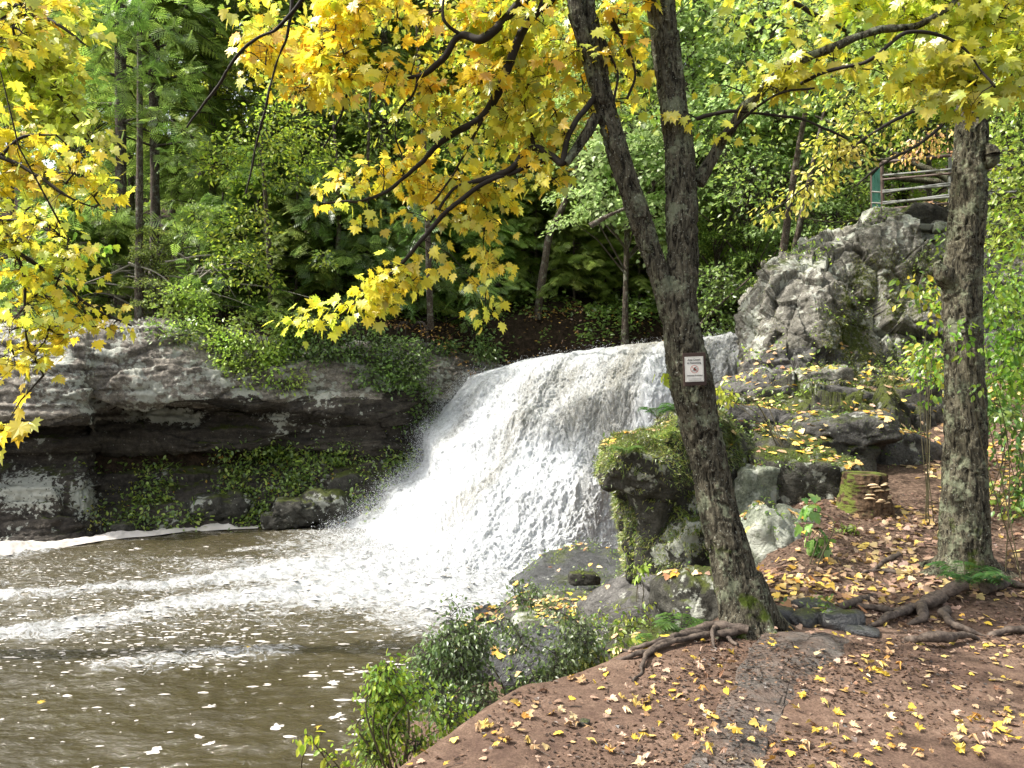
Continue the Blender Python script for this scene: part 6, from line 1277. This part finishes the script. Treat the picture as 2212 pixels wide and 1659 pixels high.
# dead tangle under the hemlocks
T = thing('fallen_branch', hz(360, 21.5), 'tangle of bare dead branches under the big hemlocks on the left rim', 'branch'); mb = MB(); gg = np.random.default_rng(9)
for i in range(70):
    a = P(gg.uniform(240, 480), gg.uniform(560, 650), gg.uniform(20.5, 22)); d = np.array([gg.normal(0, 1.1), gg.normal(0, .4), gg.normal(-.1, .35)]); L = gg.uniform(.5, 1.8)
    tube(mb, [a, a + d * L * .5 + gg.normal(0, .12, 3), a + d * L + np.array([0, 0, -.2])], [.03, .02, .006], 5, 12)
mb.build('branches', M_DEAD, T, attrs=False)
for (pts, r, lab) in [([(345, 470, 23), (372, 540, 22.6), (410, 600, 22.4)], .09, 'fallen dark pole leaning beside the right big hemlock'), ([(1275, 488, 14), (1310, 468, 13.9), (1350, 450, 13.8)], .05, 'broken grey branch stub in front of the fork'),
                      ([(1160, 690, 23.6), (1176, 575, 23.4), (1190, 500, 23.2), (1215, 450, 23), (1235, 400, 22.8), (1262, 300, 22.6), (1300, 150, 22.2)], .13, 'pale leaning trunk behind the maple branches left of the fork'), ([(1460, 642, 27), (1300, 640, 27.5), (1180, 622, 28)], .12, 'fallen log on the dark forest floor'),
                      ([(690, 630, 24), (760, 626, 23.6), (860, 618, 23.4)], .09, 'fallen pale log on the slope left of the ravine')]:
    mb = MB(); tube(mb, [P(*q) for q in pts], np.linspace(r, r * .4, len(pts)), 14, 60, .008, 3); tag(mb.build('dead_branch', M_BARKF if 'dark' in lab or 'trunk' in lab or 'stub' in lab else M_DEAD, attrs=False), lab, 'branch')
# bare limbs crossing between the maple and the railing
T = thing('oak_limb', P(2060, 400, 19), 'mossy bare limb crossing behind the railing and the right tree', 'branch'); mb = MB()
for pts, r in (([(2230, 425, 19), (2060, 398, 19.4), (1900, 376, 19.8), (1830, 355, 20)], .12), ([(2050, 385, 19), (1950, 342, 19.4), (1850, 290, 19.6), (1760, 250, 19.8)], .10), ([(1950, 342, 19.3), (1900, 345, 19.5), (1820, 330, 19.6), (1700, 375, 19.7)], .06), ([(1890, 490, 18.6), (1830, 535, 18.4), (1760, 552, 18.2), (1660, 560, 18)], .035), ([(1890, 470, 18.8), (1800, 480, 18.8), (1700, 462, 18.8)], .03)):
    tube(mb, [P(*q) for q in pts], np.linspace(r, r * .3, len(pts)), 10, 60, .005, 3)
mb.build('branches', M_BARK2, T, attrs=False)

# ================================================================== GROUND COVER ON THE ROCKS
def on_sheet(arr, n, wfun, seed):
    gg = np.random.default_rng(seed); nu, nv = arr.shape[:2]; tu = np.gradient(arr, axis=0); tv = np.gradient(arr, axis=1); nn = nrm(np.cross(tv, tu)); nn = np.where(nn[..., 1:2] > 0, -nn, nn)
    i = gg.integers(0, nu, n * 4); j = gg.integers(0, nv, n * 4); p, q = arr[i, j], nn[i, j]; k = gg.random(len(p)) < wfun(p, q, i, j); return p[k][:n], q[k][:n], gg
def plants_on(name, label, arr, n, wfun, seed, size, pal, tm, off=.06, kk=6, sp=.12):
    p, q, gg = on_sheet(arr, n, wfun, seed); m = len(p) * kk; P_ = np.repeat(p, kk, 0) + np.repeat(q, kk, 0) * off * gg.random((m, 1)) * 2 + gg.normal(0, sp, (m, 3)); Q = np.repeat(q, kk, 0)
    mb = MB(); scatter(mb, tm, P_, nrm(gg.normal(0, .8, (m, 3)) + Q * .5 + np.array([0, 0, -.15])), nrm(gg.normal(0, .4, (m, 3)) + Q * .5 + np.array([0, 0, .8])), size * gg.uniform(.5, 1.25, m), pick(pal, m, .2, None, gg))
    tag(mb.build(name, M_LEAF, None, smooth=False), label, 'ground cover', kind='stuff')
def tw(p, q, i, j):
    z = p[:, 2]; x = p[:, 0]; n_ = vnoise(p * 1.1, 5) + .5 * vnoise(p * 3, 7)
    return (z < -.0) * (z > -1.95) * np.clip(sm(-11.2, -9.2, x), .0, 1) * np.clip(.30 + n_ * 1.1, 0, 1) * (j > 210)
plants_on('slope_plants', 'low green plants covering the rocky slope under the far cliff', cl, 7500, tw, 1, .115, PL['green'] + PL['deep'] + PL['deep'] + [(.35, .42, .05)], OVAL)
plants_on('slope_leaves', 'yellow fallen leaves caught on the far slope', cl, 900, lambda p, q, i, j: (p[:, 2] < -.2) * (p[:, 2] > -1.9) * sm(-11, -6, p[:, 0]) * (j > 210) * .8, 2, .10, [(.75, .50, .05), (.6, .32, .05), (.8, .62, .15)], DIAM, .02, 1, .02)
plants_on('cliff_moss', 'yellow green moss and weeds streaking the lower left cliff', cl, 700, lambda p, q, i, j: (np.abs(p[:, 0] + 9.6) < .55) * (p[:, 2] < -.3) * (p[:, 2] > -1.9) * 1.0, 3, .07, [(.30, .30, .03), (.42, .40, .05)], OVAL, .03, 6, .08)
plants_on('crevice_plants', 'small plants growing in the cracks of the crag', cr, 1600, lambda p, q, i, j: np.clip(vnoise(p * 1.3, 15) * 2 - .25 + .4 * q[:, 2], 0, 1) * (p[:, 2] > 1.2) * (.35 + .65 * sm(4.6, 6.2, p[:, 0] * 13 / p[:, 1])), 4, .075, PL['green'] + PL['deep'] + LB[:1], OVAL, .05, 6, .09)
plants_on('crag_grass', 'bright grass fringe along the top of the crag', cr, 260, lambda p, q, i, j: (j > 40) * (j < 75) * (p[:, 0] > 5.5) * 1.0, 5, .10, [(.45, .50, .05), (.30, .42, .05)], BLADE, .04, 8, .08)
def crag_moss(p, q, i, j):
    u = CU + p[:, 0] / p[:, 1] * FPX; v = CV - (p[:, 2] - CAMZ) / p[:, 1] * FPX
    r = sm(1.25, .7, np.hypot((u - 1905 + .25 * (v - 700)) / 125, (v - 700) / 190)) + .5 * sm(1580, 1660, u) * sm(560, 640, v) * sm(1700, 1640, u) * .5
    return np.clip(r * (.35 + 1.3 * (vnoise(p * 1.5, 33) + .3)) , 0, 1)
p, q, _g = on_sheet(cr, 52000, crag_moss, 21); m = len(p); mb = MB()
scatter(mb, BLADE, p + q * .01, nrm(_g.normal(0, .6, (m, 3)) + q * .9 + np.array([0, 0, -.5])), nrm(_g.normal(0, .5, (m, 3)) + np.array([0, -.4, 1])), .05 * _g.uniform(.4, 1.3, m), np.clip(pick([(.10, .13, .02), (.16, .18, .03), (.22, .21, .05), (.05, .08, .015)], m, .2, None, _g) * (1 + .8 * fbm(p * 2.5, 3, 4)[:, None]), .004, 1))
tag(mb.build('crag_moss', M_LEAF, None, smooth=False), 'dark olive moss curtain on the shaded right half of the crag', 'moss', kind='stuff')
LT = [(.66, .46, .05), (.72, .54, .12), (.58, .33, .05), (.50, .35, .18), (.42, .27, .19), (.66, .54, .32), (.36, .17, .08)]
FAD = [(.34, .22, .16), (.42, .30, .21), (.27, .165, .12), (.50, .38, .17), (.50, .33, .07), (.20, .11, .07)]
# leaves lying on boulders and ledges
c = np.concatenate([r[0] for r in ROCKS]); nn = np.concatenate([r[1] for r in ROCKS]); ar = np.linalg.norm(nn, axis=1); nn = nrm(nn); nn = np.where((nn[:, 2:3] < 0) & False, -nn, nn)
wgt = ar * (nn[:, 2] > .72) * (c[:, 1] < 16) * np.clip(vnoise(c * 1.9, 6) * 1.6 + .25, .03, 1); gg = np.random.default_rng(4); i = gg.choice(len(c), 1300, p=wgt / wgt.sum()); mb = MB(); m = len(i)
scatter(mb, MAPLE_LO, c[i] + nn[i] * .012, nrm(np.cross(nn[i], gg.normal(0, 1, (m, 3)))), nrm(nn[i] + gg.normal(0, .15, (m, 3))), gg.uniform(.05, .10, m), pick(LT, m, .12, None, gg))
p, q, _g = on_sheet(cr, 1500, lambda p, q, i, j: sm(.55, .8, q[:, 2]) * (p[:, 2] < 2.4), 8); m = len(p); scatter(mb, MAPLE_LO, p + q * .015, nrm(np.cross(q, gg.normal(0, 1, (m, 3)))), nrm(q + gg.normal(0, .2, (m, 3))), gg.uniform(.05, .11, m), pick(LT, m, .12, None, gg))
tag(mb.build('rock_leaves', M_LITTER, None, smooth=False), 'fallen yellow leaves scattered over the boulders and ledges', 'fallen leaves', kind='stuff')
# small mosses/weed clumps on boulders
wgt = ar * (nn[:, 2] > .35) * (c[:, 1] < 13) * np.clip(vnoise(c * 1.7, 3) * 2 + .2, 0, 1); i = gg.choice(len(c), 1500, p=wgt / wgt.sum()); i = np.repeat(i, 5); m = len(i); mb = MB()
scatter(mb, OVAL, c[i] + nn[i] * .02 + gg.normal(0, .035, (m, 3)), nrm(gg.normal(0, 1, (m, 3)) + nn[i] * .4), nrm(gg.normal(0, .4, (m, 3)) + np.array([0, 0, 1])), gg.uniform(.02, .05, m), pick([(.10, .20, .03), (.18, .30, .04), (.30, .38, .06)], m, .2, None, gg))
tag(mb.build('rock_weeds', M_LEAF, None, smooth=False), 'tiny weeds rooted on the boulders and ledges', 'ground cover', kind='stuff')

# ================================================================== LEAF LITTER AND DEBRIS ON THE TRAIL
def lay(n, xr, yr, dens, seed, smin, smax, pal, tm, lift=.008, tiltn=.25):
    gg = np.random.default_rng(seed); x, y = gg.uniform(*xr, n), gg.uniform(*yr, n); k = gg.random(n) < dens(x, y); x, y = x[k], y[k]; m = len(x); N = Gn(x, y)
    p = np.stack([x, y, slab_z(x, y)], -1) + N * (lift * (1 + gg.random((m, 1)))); tip = nrm(np.cross(N, gg.normal(0, 1, (m, 3)))); up = nrm(N + gg.normal(0, tiltn, (m, 3))); return p, tip, up, gg.uniform(smin, smax, m), pick(pal, m, .13, None, gg)
inb = lambda x, y: (x > edge_x(y, EDGE) + .03 - .6 * sm(5.2, 6, y))
cl_ = lambda x, y, s, sd: np.clip(.55 + vnoise(np.stack([x, y, 0 * x], -1) * s, sd) * .9, 0, 1)
mb = MB()
for a in (lay(2600, (-.6, 4.2), (2.6, 5.2), lambda x, y: inb(x, y) * cl_(x, y, 1.6, 3) * .38 * sm(2.4, 3.2, y), 1, .022, .05, LT[:3] + FAD + FAD[:3], MAPLE_LO, tiltn=.35),
          lay(9000, (.6, 8), (4.9, 8.2), lambda x, y: inb(x, y) * cl_(x, y, 1.2, 5) * .65, 2, .035, .08, LT[:2] + LT[3:5] + FAD * 3 + [(.20, .12, .09), (.30, .19, .15)] * 2, MAPLE_LO, tiltn=.55),
          lay(5500, (2.5, 11), (8, 13), lambda x, y: inb(x, y) * cl_(x, y, .9, 6), 3, .05, .11, LT + FAD + FAD, MAPLE_LO, tiltn=.4),
          lay(300, (1.7, 2.9), (5.0, 6.6), lambda x, y: inb(x, y) * sm(.75, .2, np.hypot(x - 2.2, (y - 5.9) * .8)), 5, .04, .08, LT[:3] + FAD + [(.55, .26, .05)], MAPLE_LO, .02, .5)): scatter(mb, MAPLE_LO, *a)
tag(mb.build('leaf_litter', M_LITTER, None, smooth=False), 'faded and yellow fallen leaves strewn over the path and slope', 'fallen leaves', kind='stuff')
mb = MB(); TRI = (np.array([(-.3, 0, 0), (.35, .1, .05), (.1, .9, .02), (-.2, .6, .12)]), np.array([[0, 1, 2], [0, 2, 3]]))
for a in (lay(34000, (-.8, 4.2), (2.4, 5.4), lambda x, y: inb(x, y) * np.clip(.35 + vnoise(np.stack([x, y, 0 * x], -1) * 2.2, 9) * 1.4, 0.06, 1), 6, .006, .030, [(.05, .03, .02), (.10, .06, .04), (.03, .02, .015), (.2, .12, .08)], TRI, .003, .5),
          lay(16000, (1.0, 7), (5, 8.5), lambda x, y: inb(x, y) * .9, 7, .012, .04, [(.05, .03, .02), (.12, .07, .05), (.22, .13, .10)], TRI, .004, .5)): scatter(mb, TRI, *a)
gg = np.random.default_rng(8); x, y = gg.uniform(-.3, 4, 160), gg.uniform(2.7, 6.5, 160); k = inb(x, y); x, y = x[k], y[k]; a = gg.random(len(x)) * 6.28; L = gg.uniform(.03, .14, len(x)); z = G(x, y) + .006; x2, y2 = x + np.cos(a) * L, y + np.sin(a) * L
tubes_fast(mb, np.stack([x, y, z], -1), np.stack([x2, y2, G(x2, y2) + .006], -1), .0025, .0015, 4, None, (.06, .04, .03))
tag(mb.build('debris', M_LITTER, None, smooth=False), 'dark bark chips and crumbs on the red brown trail', 'debris', kind='stuff')
# the leaves that show largest: one object each
gg = np.random.default_rng(12); LEAFM = []
cols = [('yellow', (.54, .38, .05)), ('golden', (.50, .36, .10)), ('orange', (.44, .23, .05)), ('tan', (.38, .24, .12)), ('pale pinkish', (.42, .29, .21)), ('cream', (.54, .42, .24)), ('brown', (.20, .105, .06))]
for nm, cc_ in cols:
    for v_ in range(5):
        mb = MB(); tv, tf = MAPLE; tv = tv.copy(); tv[:, :2] *= (1 + .30 * vnoise(tv * 2.6, v_ * 11 + 2))[:, None]; tv[:, 0] *= (.85, 1, .7, .95, .6)[v_]; tv[:, 2] += fbm(tv * 2.3, 2, v_ * 7 + 3) * .28 + (.1, .35, -.2, .5, .7)[v_] * tv[:, 0] ** 2; tv[:, 1] -= .35; tv[:, 2] -= tv[:, 2].min() * .6; mb.add(tv, tf, np.clip(np.array(cc_)[None] * (1 + .3 * vnoise(tv * 3, v_ + 1)[:, None]), 0, 1)); LEAFM.append((nm, mb))
made = {}
u = gg.uniform(820, 2230, 2600); v = gg.uniform(1400, 1672, 2600); kept = 0
cn = vnoise(np.c_[u / 110, v / 60, 0 * u], 8)
for q in range(2600):
    if kept >= 292: break
    Y = FPX * CAMZ / (v[q] - CV); x = (u[q] - CU) / FPX * Y
    if x < edge_x(Y, EDGE) + .05 or gg.random() > .35 + cn[q]: continue
    if u[q] < 1500 and gg.random() < .35: continue
    i = gg.choice(35, p=np.array([.20, .14, .13, .17, .16, .08, .12]).repeat(5) / 5); nm, mbl = LEAFM[i]
    if i in made: o = made[i].copy(); C.objects.link(o)
    else: o = mbl.build('fallen_leaf', M_LITTER, None, smooth=False); made[i] = o
    s = gg.uniform(.028, .060); o.scale = (s * gg.uniform(.6, 1), s, s * gg.uniform(.6, 2.2)); o.rotation_euler = (gg.normal(0, .22), gg.normal(0, .22), gg.random() * 6.28)
    o.location = (x, Y, float(slab_z(np.array([x]), np.array([Y]))[0]) + .014); kept += 1
    side = 'red brown earth left of the flagstones' if u[q] < 1480 else ('grey flagstones' if u[q] < 1680 else 'trail right of the flagstones')
    tag(o, f'{nm} fallen maple leaf lying on the {side}', 'leaf', 'fallen leaves on the trail')
for (u_, v_) in ((88, 1531), (533, 1410), (688, 1586)):
    Y = FPX * 3.6 / (v_ - CV); o = made[0].copy() if 0 in made else list(made.values())[0].copy(); C.objects.link(o); o.scale = (.09, .09, .05); o.rotation_euler = (.1, .1, u_); o.location = ((u_ - CU) / FPX * Y, Y, WZ + .07)
    tag(o, 'yellow maple leaf floating on the brown pool', 'leaf', 'leaves floating on the pool')
for key, (a, b, used) in PROTO.items():
    if not used: bpy.data.objects.remove(a); bpy.data.objects.remove(b)
